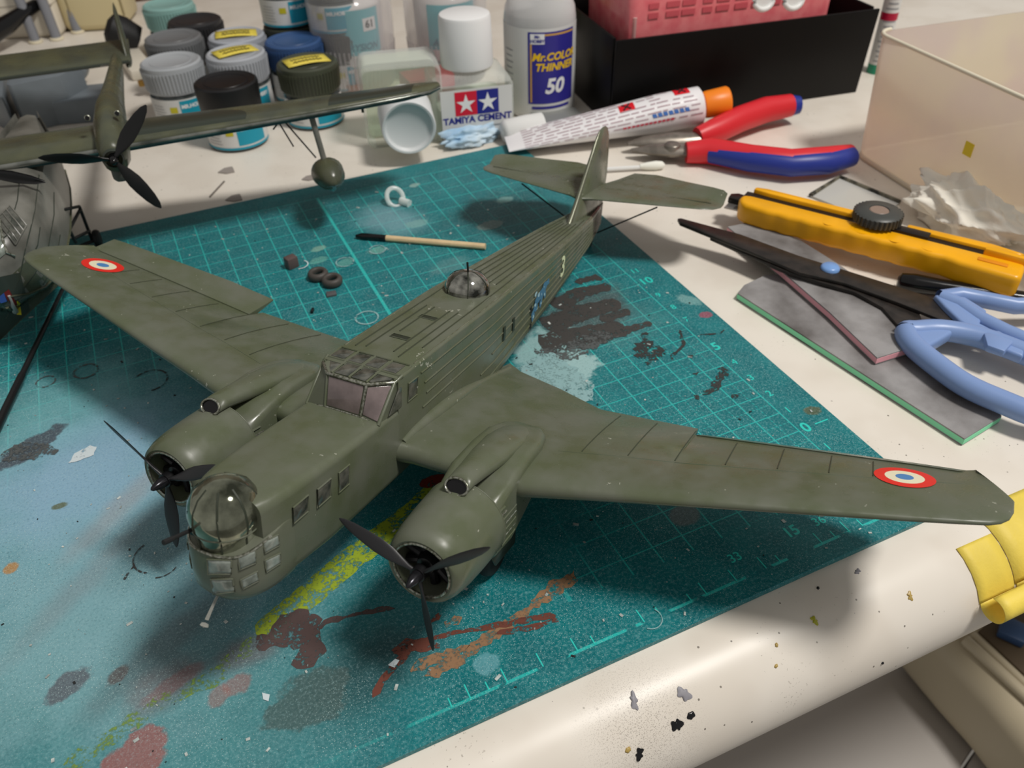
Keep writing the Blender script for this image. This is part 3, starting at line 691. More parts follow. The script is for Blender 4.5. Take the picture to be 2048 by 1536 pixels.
for s in (1, -1):
    rings = []
    for (b, le, te, cl, th) in WING:
        rk = max(0, b - 14.6) * .62
        r = [(le - (le - te) * x, s * (b - rk * x), wing_c(b, le - (le - te) * x)) for x in XS[::-1]] + [(le - (le - te) * x, s * (b - rk * x), wing_c(b, le - (le - te) * x, -1)) for x in XS[1:]]
        rings.append(r)
    m = MB(); m.loft(rings); WO = obj('wing', m, OLIVE, PLANE, smooth=50)
    # aileron, one drooped and one raised
    dfl = -.42 if s > 0 else .36
    rings = []
    for i, b in enumerate((8.08, 10, 12, 13.5, 14.5, 14.95)):
        le, te, cl, th = wing_at(b); cu, cd = wing_c(b, te + .15), wing_c(b, te + .15, -1); ch = (1.3, 1.3, 1.15, 1.05, .98, .92)[i]
        mid = (cu + cd) / 2; h = (cu - cd) / 2 + .03
        tip = (te - ch * math.cos(dfl), s * b, mid - INC * ch + ch * math.sin(dfl) * .8)
        rings.append([(te + .12, s * b, mid + h), tip, (tip[0], tip[1], tip[2] - .03), (te + .12, s * b, mid - h)])
    m = MB(); m.loft(rings); obj('aileron', m, OLIVE, WO, smooth=20)
    # rib tapes
    for b in (5.6, 6.8, 8.0, 9.25, 10.5, 11.7, 12.7):
        le, te, cl, th = wing_at(b); P = [(le - 2.0 - (le - te - 2.3) * k / 8, s * b, wing_c(b, le - 2.0 - (le - te - 2.3) * k / 8) + .004) for k in range(9)]
        m = MB(); m.tube(P, .016, 5); obj('wing_rib_tape', m, OLIVE_M, WO)
    P = [(wing_at(b)[0] - 1.9, s * b, wing_c(b, wing_at(b)[0] - 1.9) + .0) for b in (5, 6, 7, 8, 9, 10, 11, 12, 13, 14, 15)]
    m = MB(); m.tube(P, .012, 5); obj('spar_line', m, OLIVE, WO)
    # roundel decal
    rb_, ra_ = 13.4, -4.42
    for name, r0, r1, mt, off in (('roundel_red_ring', .44, .69, mat('roundel_red', srgb(224, 44, 34), .4), .014), ('roundel_white_ring', .2, .445, mat('roundel_cream', srgb(232, 226, 196), .4), .0145), ('roundel_blue_disc', 0, .205, mat('roundel_blue', srgb(76, 132, 190), .4), .015)):
        m = MB(); m.grid(lambda u, v: (ra_ + (r0 + (r1 - r0) * u) * math.cos(2 * PI * v) * .95, s * (rb_ + (r0 + (r1 - r0) * u) * math.sin(2 * PI * v)), wing_c(rb_ + (r0 + (r1 - r0) * u) * math.sin(2 * PI * v), ra_ + (r0 + (r1 - r0) * u) * math.cos(2 * PI * v) * .95) + off), 3, 40)
        obj(name, m, mt, WO, smooth=60)
    # root fillet
    m = MB(); P = [(-.95 - k * .53, s * 1.18, wing_c(1.3, -.95 - k * .53) - .05) for k in range(14)]
    m.tube(P, [.12 + .14 * math.sin(PI * min(1, k / 9)) for k in range(14)], 10); obj('root_fillet', m, OLIVE, WO, smooth=70)

# ---- engines
ENG = mat('engine_black', srgb(20, 20, 22), .35)
PROPB = mat('propeller_black', srgb(38, 38, 40), .42)
HUBM = mat('hub_gunmetal', srgb(48, 48, 52), .22, metal=.7)
for s in (1, -1):
    EB, EC = s * 3.76, 3.12
    NA = bpy.data.objects.new('engine_nacelle', None); COL.objects.link(NA); NA.parent = PLANE
    m = MB(); m.lathe([(.70, 1.7), (.70, 2.3), (.745, 2.47), (.82, 2.5), (.92, 2.42), (1.0, 2.2), (1.06, 1.8), (1.1, 1.2), (1.12, .6), (1.12, .34), (1.08, .32), (1.0, .5)], (0, EB, EC), (1, 0, 0), 48)
    m.lathe([(0.01, 1.72), (.72, 1.72)], (0, EB, EC), (1, 0, 0), 48)
    obj('cowling', m, OLIVE, NA, smooth=50)
    m = MB(); m.tube([(2.47, EB + .735 * math.cos(t * PI / 20), EC + .735 * math.sin(t * PI / 20)) for t in range(41)], .04, 8, cap=False); obj('cowling_lip', m, WORN, NA, smooth=70)
    m = MB(); m.tube([(.34, EB + 1.115 * math.cos(t * PI / 24), EC + 1.115 * math.sin(t * PI / 24)) for t in range(49)], .022, 6, cap=False); obj('cowling_rear_lip', m, OLIVE, NA, smooth=70)
    m = MB(); m.lathe([(1.0, .45), (.6, .44)], (0, EB, EC), (1, 0, 0), 40); obj('cowling_gap', m, BLACKM, NA)
    m = MB(); m.lathe([(.25, 1.7), (.3, 2.1), (.22, 2.3), (.1, 2.35)], (0, EB, EC), (1, 0, 0), 20, cap1=True); m.lathe([(.0, 1.75), (.69, 1.75)], (0, EB, EC), (1, 0, 0), 30)
    EN = obj('engine', m, ENG, NA)
    for k in range(9):
        a = 2 * PI * k / 9
        m = MB(); d = Vector((0, math.cos(a), math.sin(a)))
        m.tube([Vector((2.0, EB, EC)) + d * .2, Vector((2.0, EB, EC)) + d * .66], .12, 10); obj('cylinder', m, ENG, EN)
    # propeller
    PR = bpy.data.objects.new('propeller', None); COL.objects.link(PR); PR.parent = PLANE; PR.location = Vector((0, EB, EC)) * S
    m = MB(); m.lathe([(.0, 3.12), (.06, 3.06), (.13, 2.86), (.15, 2.66), (.15, 2.4)], (0, 0, 0), (1, 0, 0), 20); obj('spinner', m, HUBM, PR, smooth=60)
    m = MB(); m.lathe([(.19, 2.45), (.19, 2.66)], (0, 0, 0), (1, 0, 0), 16, True, True); obj('hub', m, ENG, PR)
    for k in range(3):
        ph = PROP_PH[0 if s > 0 else 1] + k * 2 * PI / 3
        d = Vector((0, math.cos(ph), math.sin(ph))); q = Vector((0, -math.sin(ph), math.cos(ph)))
        rings = []
        for (r, w, th, tw) in ((.1, .1, .1, 1.0), (.3, .12, .1, .9), (.5, .2, .075, .8), (.8, .31, .06, .62), (1.15, .36, .05, .5), (1.5, .33, .042, .42), (1.9, .25, .035, .36), (2.14, .14, .03, .33), (2.26, .04, .02, .32)):
            tw = tw if s > 0 else -tw; cw, sw = math.cos(tw), math.sin(tw); e = q * cw + Vector((1, 0, 0)) * sw; nn = Vector((1, 0, 0)) * cw - q * sw
            rings.append([Vector((2.58, 0, 0)) + d * r + e * (w / 2 * math.cos(2 * PI * j / 12)) + nn * (th / 2 * math.sin(2 * PI * j / 12)) for j in range(12)])
        m = MB(); m.loft(rings); obj('propeller_blade', m, PROPB, PR, smooth=60)
    # nacelle body behind the cowling, flat ribbed sides
    ns = [(.6, .8, 3.7, 2.2, .4, .35), (.25, .88, 3.86, 2.1, .28, .25), (-.6, .92, 4.1, 2.1, .2, .2), (-1.6, .88, 4.2, 2.3, .22, .3), (-2.5, .84, 4.14, 2.6, .2, .3), (-3.1, .7, 4.02, 2.9, .2, .3), (-3.45, .45, 3.9, 3.1, .15, .2)]
    m = MB(); m.loft([[(a, EB + b, c) for a, b, c in rbox(*q)] for q in ns]); NB = obj('nacelle_body', m, OLIVE, NA, smooth=45)
    for sd in (1, -1):
        for k in range(7):
            c = 2.42 + k * .2
            m = MB(); m.tube([(.3, EB + sd * .885, c), (-.75 + (.12 * k if k > 4 else 0), EB + sd * .905, c)], .03, 6); obj('side_rib', m, WORN if k % 2 else OLIVE, NB)
    # intake scoop on top
    rings = []; inner = []
    for (a, c, w, h) in ((.74, 4.36, .30, .17), (.4, 4.36, .31, .2), (-.2, 4.3, .36, .24), (-1.0, 4.22, .46, .25), (-1.9, 4.15, .5, .2), (-2.7, 4.02, .45, .12), (-3.2, 3.92, .3, .05)):
        rings.append([(a - (.12 * math.sin(2 * PI * j / 20) if a > .7 else 0), EB - .05 + w * math.cos(2 * PI * j / 20), c + h * math.sin(2 * PI * j / 20)) for j in range(20)])
    m = MB(); m.loft(rings, cap0=False); SCP = obj('intake_scoop', m, OLIVE, NA, smooth=60, solid=.04)
    m = MB(); m.tube([(.745 - .12 * math.sin(2 * PI * j / 24), EB - .05 + .3 * math.cos(2 * PI * j / 24), 4.36 + .17 * math.sin(2 * PI * j / 24)) for j in range(25)], .035, 6, cap=False); obj('scoop_lip', m, WORN, SCP, smooth=70)
    m = MB(); m.add([(.72 - .12 * math.sin(2 * PI * j / 20), EB - .05 + .29 * math.cos(2 * PI * j / 20), 4.355 + .16 * math.sin(2 * PI * j / 20)) for j in range(20)], [tuple(range(20))]); obj('scoop_mouth', m, BLACKG, SCP)
    # landing gear
    wc = Vector((-1.46, s * 3.84, .262 if s > 0 else .356)) + WUP * .74
    GR = bpy.data.objects.new('landing_gear', None); COL.objects.link(GR); GR.parent = PLANE
    m = MB(); m.lathe([(.3, -.16), (.55, -.2), (.68, -.17), (.74, -.07), (.74, .07), (.68, .17), (.55, .2), (.3, .16)], wc, (0, 1, 0), 32); obj('tyre', m, BLACKM, GR, smooth=60)
    m = MB(); m.lathe([(0, -.1), (.32, -.13), (.32, .13), (0, .1)], wc, (0, 1, 0), 24); obj('wheel_hub', m, OLIVE_D, GR)
    for q in (-.3, .3):
        m = MB(); m.tube([wc + Vector((0, q, 0)), Vector((-.9, wc.y + q * 1.2, 2.35))], .07, 8); obj('strut', m, OLIVE_D, GR)
    for q in (-.62, .62):
        m = MB(); m.add([(.2, EB + q, 2.2), (-1.5, EB + q, 2.3), (-1.3, EB + q * 1.15, 1.5), (-.1, EB + q * 1.15, 1.6)], [(0, 1, 2, 3)]); obj('gear_door', m, OLIVE_D, GR, solid=.04)

# ---- tail
TZ = 6.62
for s in (1, -1):
    sec = [(0.1, -16.7, -19.4, .30, 0), (.5, -16.98, -20.3, .28, .05), (.9, -17.08, -21.45, .26, .12), (1.9, -17.35, -21.55, .24, .16), (3.4, -17.75, -20.95, .2, .2), (4.7, -18.1, -20.45, .15, .25), (5.2, -18.35, -20.2, .11, .26), (5.42, -18.75, -19.9, .05, .24)]
    rings = []
    for (b, le, te, th, lift) in sec:
        up = []; lo = []
        for x in XS:
            a = le - (le - te) * x; y = foil(x) * th * .9; z = TZ + max(0, x - .55) * 2.2 * lift * 1.4 + .01 * b
            up.append((a, s * b, z + y)); lo.append((a, s * b, z - y))
        rings.append(up[::-1] + lo[1:])
    m = MB(); m.loft(rings); TP = obj('tailplane', m, OLIVE, PLANE, smooth=50)
    m = MB(); m.tube([(-17.0 - .28 * b - 1.75 + .25 * b, s * b, TZ + .115 - .004 * b + .01 * b) for b in (1, 2, 3, 4, 5)], .012, 5); obj('elevator_hinge_line', m, OLIVE_D, TP)
    m = MB(); m.tube([(-18.6, s * .34, 4.72), (-17.75, s * 3.05, TZ - .08)], .035, 6); obj('tail_strut', m, BLACKM, PLANE)
rings = []
for (c, le, te, th) in ((5.7, -15.75, -19.7, .44), (6.3, -16.3, -19.85, .42), (7.0, -16.85, -19.95, .36), (8.0, -17.65, -19.9, .28), (8.7, -18.2, -19.75, .18), (9.05, -18.55, -19.5, .12), (9.15, -18.85, -19.25, .04)):
    up = [(le - (le - te) * x, foil(x) * th, c) for x in XS]; lo = [(le - (le - te) * x, -foil(x) * th, c) for x in XS]
    rings.append(up[::-1] + lo[1:])
m = MB(); m.loft(rings); FN = obj('tail_fin', m, OLIVE, PLANE, smooth=60)
m = MB(); m.tube([(-15.78, 0, 5.75), (-16.3, 0, 6.3), (-16.86, 0, 7.0), (-17.66, 0, 8.0), (-18.2, 0, 8.7), (-18.5, 0, 9.02)], [.12, .11, .095, .08, .065, .04], 8); obj('fin_leading_edge', m, mat('worn_olive_edge', srgb(110, 112, 96), .25, metal=.4), FN, smooth=70)
m = MB(); m.tube([(-18.3, 0, 4.65), (-18.75, 0, 4.02)], .06, 8); obj('tail_wheel_strut', m, OLIVE_D, PLANE)
twc = Vector((-18.8, 0, 4.0)) + WUP * .18
m = MB(); m.lathe([(.0, -.06), (.14, -.07), (.185, -.03), (.185, .03), (.14, .07), (0, .06)], twc, (0, 1, 0), 20); obj('tail_wheel', m, BLACKM, PLANE)
# clear prong under the nose
m = MB(); m.tube([(4.9, 0, 2.78), (5.15, 0, 2.55), (5.32, -.02, 2.34)], [.03, .035, .045], 8); m.lathe([(.0, -.02), (.08, 0), (.1, .06), (.0, .1)], (5.38, -.02, 2.28), (.6, 0, -.6), 12); obj('clear_nose_prong', m, clear('clear_sprue_plastic', (.6, .6, .55), .1, .3), PLANE)
# markings on the port side: figure 3 and the blue and white squadron badge
def port_b(a, c): return fus_at(a)[0] + .038
g_ = text_geo('3', 1.15, bold=.02)
m = MB(); m.add([(-13.05 - x * .95, port_b(-13.05 - x * .95, 0), 4.98 + y) for x, y, z in g_.v], g_.f)
obj('side_number', m, mat('cream_decal', srgb(226, 232, 190), .45), PLANE, smooth=0)
BADGE_B = mat('blue_decal', srgb(72, 118, 148), .4); BADGE_W = mat('pale_blue_decal', srgb(168, 200, 210), .4); BADGE_D = mat('dark_decal', srgb(16, 22, 24), .4)
m = MB()
for (x, y, rx, ry) in ((-9.95, 4.18, .16, .26), (-10.15, 4.42, .2, .2), (-10.4, 4.66, .3, .2), (-10.75, 4.72, .3, .24), (-11.05, 4.92, .22, .2), (-11.3, 4.96, .2, .14), (-10.7, 4.4, .1, .2), (-11.1, 4.58, .1, .18)):
    m.add([(x + rx * math.cos(k * PI / 5) * rnd.uniform(.7, 1.2), port_b(x, 0) + .004, y + ry * math.sin(k * PI / 5) * rnd.uniform(.7, 1.2)) for k in range(10)], [tuple(range(10))])
obj('squadron_badge', m, BADGE_B, PLANE, smooth=0)
m = MB()
for (x, y, r) in ((-9.98, 4.12, .07), (-10.1, 4.52, .09), (-10.3, 4.3, .06), (-10.42, 4.8, .09), (-10.66, 4.72, .07), (-10.9, 4.88, .08), (-11.2, 4.98, .08), (-11.05, 4.6, .06), (-10.72, 4.36, .05), (-10.05, 4.92, .08), (-10.15, 4.97, .06)):
    m.add([(x + r * math.cos(k * PI / 4) * rnd.uniform(.6, 1.3), port_b(x, 0) + .01, y + r * math.sin(k * PI / 4) * rnd.uniform(.6, 1.3)) for k in range(8)], [tuple(range(8))])
obj('squadron_badge_light', m, BADGE_W, PLANE, smooth=0)
m = MB()
for (x, y, rx, ry) in ((-9.72, 4.5, .07, .16), (-9.78, 3.82, .06, .16), (-10.55, 4.52, .1, .05), (-10.95, 4.72, .05, .1)):
    m.add([(x + rx * math.cos(k * PI / 4), port_b(x, 0) + .008, y + ry * math.sin(k * PI / 4)) for k in range(8)], [tuple(range(8))])
obj('squadron_badge_dark', m, BADGE_D, PLANE, smooth=0)
# small hatch marks on the side aft of the wing
for a in (-7.3, -8.1):
    m = MB(); m.box((a, port_b(a, 0) - .005, 4.55), (.16, .02, .5)); obj('side_hatch', m, OLIVE_D, PLANE, bevel=.005)
# ================================================================ the second model: a twin-boom flying boat
BVG = mat('flying_boat_green', srgb(86, 88, 66), .3, noise=.3, nscale=60, col2=srgb(70, 74, 62), rvar=.1)
BVD = mat('flying_boat_dark_green', srgb(50, 56, 48), .3)
BVS = mat('flying_boat_dull_silver', srgb(120, 119, 112), .32, noise=.35, nscale=70, col2=srgb(84, 84, 78))
BVB = mat('flying_boat_pale_blue_underside', srgb(110, 142, 150), .35)
BV = thing('model_flying_boat', 'glossy dark green twin-boom model flying boat at the left edge behind the bomber wing', 'model aircraft', (-22.9, 21.9, 0), math.radians(-4))
BVC, BVS_ = math.cos(math.radians(-4)), math.sin(math.radians(-4))
def bv_w(p): return Vector((-22.9 + p[0] * BVC - p[1] * BVS_, 21.9 + p[0] * BVS_ + p[1] * BVC, p[2]))
def bv_l(p): x, y = p.x + 22.9, p.y - 21.9; return Vector((x * BVC + y * BVS_, -x * BVS_ + y * BVC, p.z))
def bx(p): return (p[0] + 22.9, p[1] - 21.5, p[2])          # table position to the boat's own position
# hull, nose towards the viewer
HUL = [(-5.35, .25, 2.5, 3.9, 2.1), (-5.15, .8, 2.35, 4.3, 1.85), (-4.6, 1.3, 2.2, 4.65, 1.6), (-3.6, 1.66, 2.1, 4.9, 1.4), (-2.2, 1.88, 2.05, 5.0, 1.25), (0, 2.0, 2.05, 5.1, 1.15), (2.5, 2.0, 2.1, 5.0, 1.15), (4, 1.95, 2.2, 4.2, 1.2), (6, 1.7, 2.3, 3.6, 1.5), (9, 1.2, 2.5, 3.2, 2.0), (12, .5, 2.8, 3.1, 2.6)]
def hull_ring(y, w, zc, zt, zk):
    r = [(0, y, zk), (w * .55, y, zk + (zc - zk) * .55), (w, y, zc), (w * 1.02, y, zc + (zt - zc) * .35), (w * 1.0, y, (zc + zt) / 2 + .3), (w * .93, y, zt - .45), (w * .7, y, zt - .1), (0, y, zt)]
    return r + [(-x, yy, z) for x, yy, z in r[-2:0:-1]]
rings = [hull_ring(*h) for h in HUL]
m = MB(); m.loft(rings); HO = obj('hull', m, BVS, BV, smooth=40)
from mathutils.bvhtree import BVHTree
HBVH = BVHTree.FromPolygons([bv_w(p) for p in m.v], m.f)
def on_hull(px, py, off=.02):
    h, n, i, d = HBVH.ray_cast(CAM, ray(px, py).normalized())
    if h is None: h = GY(px, py, 18.0); n = Vector((0, -1, 0))
    if n.dot(ray(px, py)) > 0: n = -n
    return bv_l(h + n * off)
def hull_decal(name, quad, mt, parent, off=.02, n=6):
    (x0, y0), (x1, y1), (x2, y2), (x3, y3) = quad
    m = MB(); m.grid(lambda u, v: on_hull((x0 + (x1 - x0) * u) * (1 - v) + (x3 + (x2 - x3) * u) * v, (y0 + (y1 - y0) * u) * (1 - v) + (y3 + (y2 - y3) * u) * v, off), n, n)
    return obj(name, m, mt, parent, smooth=60)
m = MB(); m.tube([(r[0][0], r[0][1], r[0][2] - .01) for r in rings], .06, 6); obj('keel_strip', m, BVG, HO)
m = MB(); m.tube([Vector(r[2]) + Vector((.01, 0, 0)) for r in rings[:9]], .05, 6); obj('chine_strip', m, BVG, HO)
for P in (((40, 350), (35, 400), (15, 470), (2, 480)), ((78, 350), (70, 420), (50, 500), (38, 560), (10, 620)), ((108, 385), (108, 430), (95, 500), (88, 520), (42, 585), (5, 650)), ((120, 470), (112, 520), (80, 580), (66, 595)), ((80, 455), (75, 490), (70, 500))):
    pts = []
    for i in range(len(P) - 1):
        for k in range(5): pts.append(on_hull(P[i][0] + (P[i + 1][0] - P[i][0]) * k / 5, P[i][1] + (P[i + 1][1] - P[i][1]) * k / 5, .005))
    m = MB(); m.tube(pts, .022, 5); obj('hull_seam', m, BVD, HO)
hull_decal('bow_paint_band', ((-30, 600), (60, 515), (128, 560), (-10, 690)), BVG, HO, .008, 14)
hull_decal('bow_dark_patch', ((-30, 560), (40, 545), (60, 620), (-20, 700)), BVD, HO, .012, 12)
WN = hull_decal('hull_window', ((-8, 440), (20, 412), (52, 452), (30, 490)), PANE_D, HO, .03)
for q in (((-8, 440), (20, 412)), ((20, 412), (52, 452)), ((52, 452), (30, 490)), ((30, 490), (-8, 440)), ((6, 428), (40, 472)), ((-2, 434), (34, 482)), ((13, 420), (46, 462))):
    m = MB(); m.tube([on_hull(q[0][0] + (q[1][0] - q[0][0]) * k / 6, q[0][1] + (q[1][1] - q[0][1]) * k / 6, .04) for k in range(7)], .03, 6); obj('window_bar', m, BVS, WN)
hull_decal('nose_glazing', ((-30, 470), (4, 455), (14, 505), (-20, 530)), PANE, HO, .03)
m = MB(); m.tube([on_hull(*q, .05) for q in ((0, 440), (6, 480), (12, 505), (28, 512))], .05, 8); obj('nose_frame_bar', m, WORN, HO)
BR = hull_decal('badge_red_field', ((8, 585), (17, 578), (42, 622), (30, 628)), mat('badge_dark_red', srgb(112, 26, 24), .4), HO, .03)
hull_decal('badge_blue_field', ((-6, 596), (8, 585), (14, 602), (2, 606)), mat('badge_blue', srgb(52, 84, 160), .4), HO, .03)
hull_decal('badge_yellow_field', ((33, 600), (40, 606), (43, 629), (33, 628)), mat('badge_yellow', srgb(232, 206, 30), .4), HO, .035)
m = MB(); m.tube([on_hull(18, 590, .04), on_hull(22, 600, .04), on_hull(25, 612, .04), on_hull(31, 622, .04)], [.05, .04, .07, .11], 8); obj('badge_figure', m, mat('badge_grey', srgb(176, 174, 170), .5), HO)
# wing
BW = [(-3.2, 0.2, 4.4, 5.15, 1.25), (0, 0.2, 4.4, 5.15, 1.25), (4.5, .15, 4.2, 5.2, 1.15), (9, .15, 3.5, 5.25, .9), (13, .15, 2.9, 5.3, .7), (17, .25, 2.3, 5.36, .5), (18.3, 0.45, 2.1, 5.38, .38), (18.9, .9, 1.7, 5.38, .2)]
def bw_drop(q, yl, yt): return -.13 * (yt - yl) * q
rings = []
for (x, yl, yt, zl, th) in BW:
    up = [(x, yl + (yt - yl) * q, zl + bw_drop(q, yl, yt) + foil(q) * th * .75) for q in XS]; lo = [(x, yl + (yt - yl) * q, zl + bw_drop(q, yl, yt) - foil(q) * th * .3) for q in XS]
    rings.append(up[::-1] + lo[1:])
m = MB(); m.loft(rings); BWO = obj('wing', m, BVG, BV, smooth=50)
def bw_at(x):
    for i in range(len(BW) - 1):
        if x <= BW[i + 1][0]:
            t = (x - BW[i][0]) / (BW[i + 1][0] - BW[i][0]); return tuple(p + (q - p) * t for p, q in zip(BW[i][1:], BW[i + 1][1:]))
def bw_up(x, q, off):
    yl, yt, zl, th = bw_at(x); return (x, yl + (yt - yl) * q, zl + bw_drop(q, yl, yt) + foil(q) * th * .75 + off)
m = MB(); m.grid(lambda u, v: bw_up(5.4 + (4.6 - 2.2 * v * v + .5 * math.sin(3 * v)) * u, v * .8, .015), 10, 12); obj('wing_camouflage_patch', m, BVD, BWO, smooth=60)
m = MB(); m.grid(lambda u, v: bw_up(13.6 + 3.8 * u + .6 * v, v * .9, .015), 10, 12); obj('wing_camouflage_patch', m, BVD, BWO, smooth=60)
m = MB(); m.tube([(x, yl - .03, zl - .02) for x, yl, yt, zl, th in BW[1:]], [.12, .11, .09, .075, .06, .045, .03], 8); obj('wing_leading_edge', m, mat('rubbed_leading_edge', srgb(140, 142, 136), .18, metal=.6, noise=.5, nscale=90, col2=srgb(64, 72, 66)), BWO, smooth=70)
m = MB(); m.tube([(x, yl + .02, zl - .14) for x, yl, yt, zl, th in BW[1:]], [.1, .1, .09, .07, .06, .04, .03], 8); obj('wing_lower_edge', m, mat('dark_teal_underside', srgb(24, 62, 66), .35), BWO, smooth=70)
m = MB(); m.tube([(15.1, .3, 5.2), (15.1, .3, 4.95)], .06, 6); obj('wing_pylon', m, BVD, BWO)
# engine nacelle running back into the tail boom
NX = 4.75
nl = [(-1.15, .36, 5.3, .42), (-.9, .5, 5.3, .6), (-.2, .62, 5.35, .85), (1.2, .66, 5.5, .95), (3.0, .6, 5.55, .85), (5.5, .5, 5.3, .65), (9, .42, 4.9, .5), (13, .34, 4.45, .4), (17, .24, 4.1, .3), (18.5, .12, 4.0, .2)]
m = MB(); m.loft([[(NX + w * math.cos(2 * PI * j / 20), y, z + h * math.sin(2 * PI * j / 20) - (.12 if math.sin(2 * PI * j / 20) < -.5 else 0)) for j in range(20)] for y, w, z, h in nl]); NBV = obj('engine_nacelle', m, BVG, BV, smooth=60)
m = MB(); m.loft([[(NX + x, y, z) for x, z in ((-.28, 4.95), (-.3, 4.35), (-.15, 4.2), (.15, 4.2), (.3, 4.35), (.28, 4.95))] for y in (-1.0, .6)]); obj('chin_radiator', m, BVS, NBV, bevel=.08, smooth=50)
for x in (-.62, .5):
    m = MB(); m.lathe([(.1, 0), (.12, .03), (.12, .14), (.07, .16)], (NX + x, .6, 6.4), (0, -1, .35), 14); obj('nacelle_eyelet', m, WORN, NBV, smooth=60)
    m = MB(); m.lathe([(0, 0), (.085, 0)], (NX + x, .44, 6.455), (0, -1, .35), 14); obj('eyelet_hole', m, BLACKG, NBV)
HB = Vector((NX, -1.2, 5.32))
m = MB(); m.lathe([(.34, .12), (.4, 0), (.34, -.12)], HB, (0, 1, 0), 24); obj('nose_ring', m, BVD, NBV)
PB = bpy.data.objects.new('propeller', None); COL.objects.link(PB); PB.parent = BV; PB.location = HB * S
m = MB(); m.lathe([(0, -.5), (.1, -.46), (.17, -.3), (.2, -.1), (.2, .05)], (0, 0, 0), (0, 1, 0), 20); obj('spinner', m, BLACKG, PB, smooth=60)
for a in (47, 168, -64):
    ph = math.radians(a); d = Vector((math.cos(ph), 0, math.sin(ph))); q = Vector((-math.sin(ph), 0, math.cos(ph)))
    rings = []
    for (r, w, th, tw) in ((.1, .16, .12, .8), (.35, .24, .1, .7), (.7, .46, .07, .55), (1.1, .58, .06, .45), (1.5, .56, .05, .38), (2.0, .46, .04, .33), (2.4, .28, .03, .3), (2.6, .06, .02, .3)):
        e = q * math.cos(tw) + Vector((0, 1, 0)) * math.sin(tw); nn = Vector((0, 1, 0)) * math.cos(tw) - q * math.sin(tw)
        rings.append([Vector((0, -.15, 0)) + d * r + e * (w / 2 * math.cos(2 * PI * j / 12)) + nn * (th / 2 * math.sin(2 * PI * j / 12)) for j in range(12)])
    m = MB(); m.loft(rings); obj('propeller_blade', m, BLACK, PB, smooth=60)
# a second propeller blade of the centre engine shows at the frame edge
m = MB(); rings = []
for (r, w) in ((.0, .2), (.5, .45), (1.1, .55), (1.7, .4), (2.1, .1)):
    rings.append([(.2 + r * .93, -1.6, 5.75 - r * .36 + w / 2 * math.cos(2 * PI * j / 10)) if j % 2 == 0 else (.2 + r * .93, -1.55, 5.75 - r * .36 + w / 2 * math.cos(2 * PI * j / 10)) for j in range(10)])
m.loft(rings); obj('centre_propeller_blade', m, BLACK, BV, smooth=60)
# fin and tailplane
rings = []
for (z, y0, y1, th) in ((4.0, 14.3, 17.6, .3), (4.8, 14.9, 17.8, .28), (5.6, 15.6, 17.9, .22), (6.3, 16.3, 17.8, .16), (6.55, 16.8, 17.6, .06)):
    up = [(NX + .55 + foil(q) * th, y0 + (y1 - y0) * q, z) for q in XS]; lo = [(NX + .55 - foil(q) * th, y0 + (y1 - y0) * q, z) for q in XS]
    rings.append(up[::-1] + lo[1:])
m = MB(); m.loft(rings); obj('tail_fin', m, BVG, BV, smooth=60)
rings = []
for x in (-3.5, 0, 3, 5.5):
    up = [(x, 14.3 + 3.1 * q, 4.35 + .25 * q + foil(q) * .3) for q in XS]; lo = [(x, 14.3 + 3.1 * q, 4.35 + .25 * q - foil(q) * .2) for q in XS]
    rings.append(up[::-1] + lo[1:])
m = MB(); m.loft(rings); TPB = obj('tailplane', m, BVG, BV, smooth=50)
m = MB(); m.tube([(-3.5, 14.27, 4.33), (5.4, 14.27, 4.33)], .09, 8); obj('tailplane_leading_edge', m, BVD, TPB)
m = MB(); m.tube([(3.6, 14.6, 4.2), (4.7, 13.4, 4.55)], .05, 6); obj('tail_brace', m, BVS, BV)
# wing-tip float on its strut, with bracing wires
FX = 13.1
fl = [(-1.3, .1, 2.6), (-1.05, .4, 2.64), (-.5, .66, 2.66), (.3, .74, 2.5), (1.2, .62, 2.2), (2.2, .32, 1.9), (2.7, .08, 1.75)]
m = MB(); m.loft([[(FX + w * math.cos(2 * PI * j / 20), y, z + (w * .95 if math.sin(2 * PI * j / 20) > 0 else w * 1.05) * math.sin(2 * PI * j / 20)) for j in range(20)] for y, w, z in fl]); FL = obj('wing_float', m, BVG, BV, smooth=60)
m = MB(); m.loft([[(FX + w * k, y, z - w * (1.15 - abs(k) * .75) - .02) for k in (-.86, -.4, 0, .4, .86)] + [(FX + w * .5, y, z - w * .35), (FX - w * .5, y, z - w * .35)] for y, w, z in fl[0:5]]); obj('float_keel', m, BVB, FL, smooth=60)
m = MB(); m.tube([(FX - .25, .5, 5.2), (FX - .05, 0.2, 3.0)], .13, 10, flat=.7); obj('float_strut', m, BVS, BV, smooth=60)
for P in ([(FX - 1.5, .3, 4.95), (FX - .4, -.1, 3.1)], [(FX - 1.7, .1, 4.95), (FX - 1.3, -.4, 3.9)], [(FX - 1.5, .3, 4.95), (FX - 1.9, .9, 4.3)]):
    m = MB(); m.tube([Vector(q) + Vector((0, .3, .2)) for q in P], .035, 6); obj('float_brace_wire', m, BLACKM, BV)
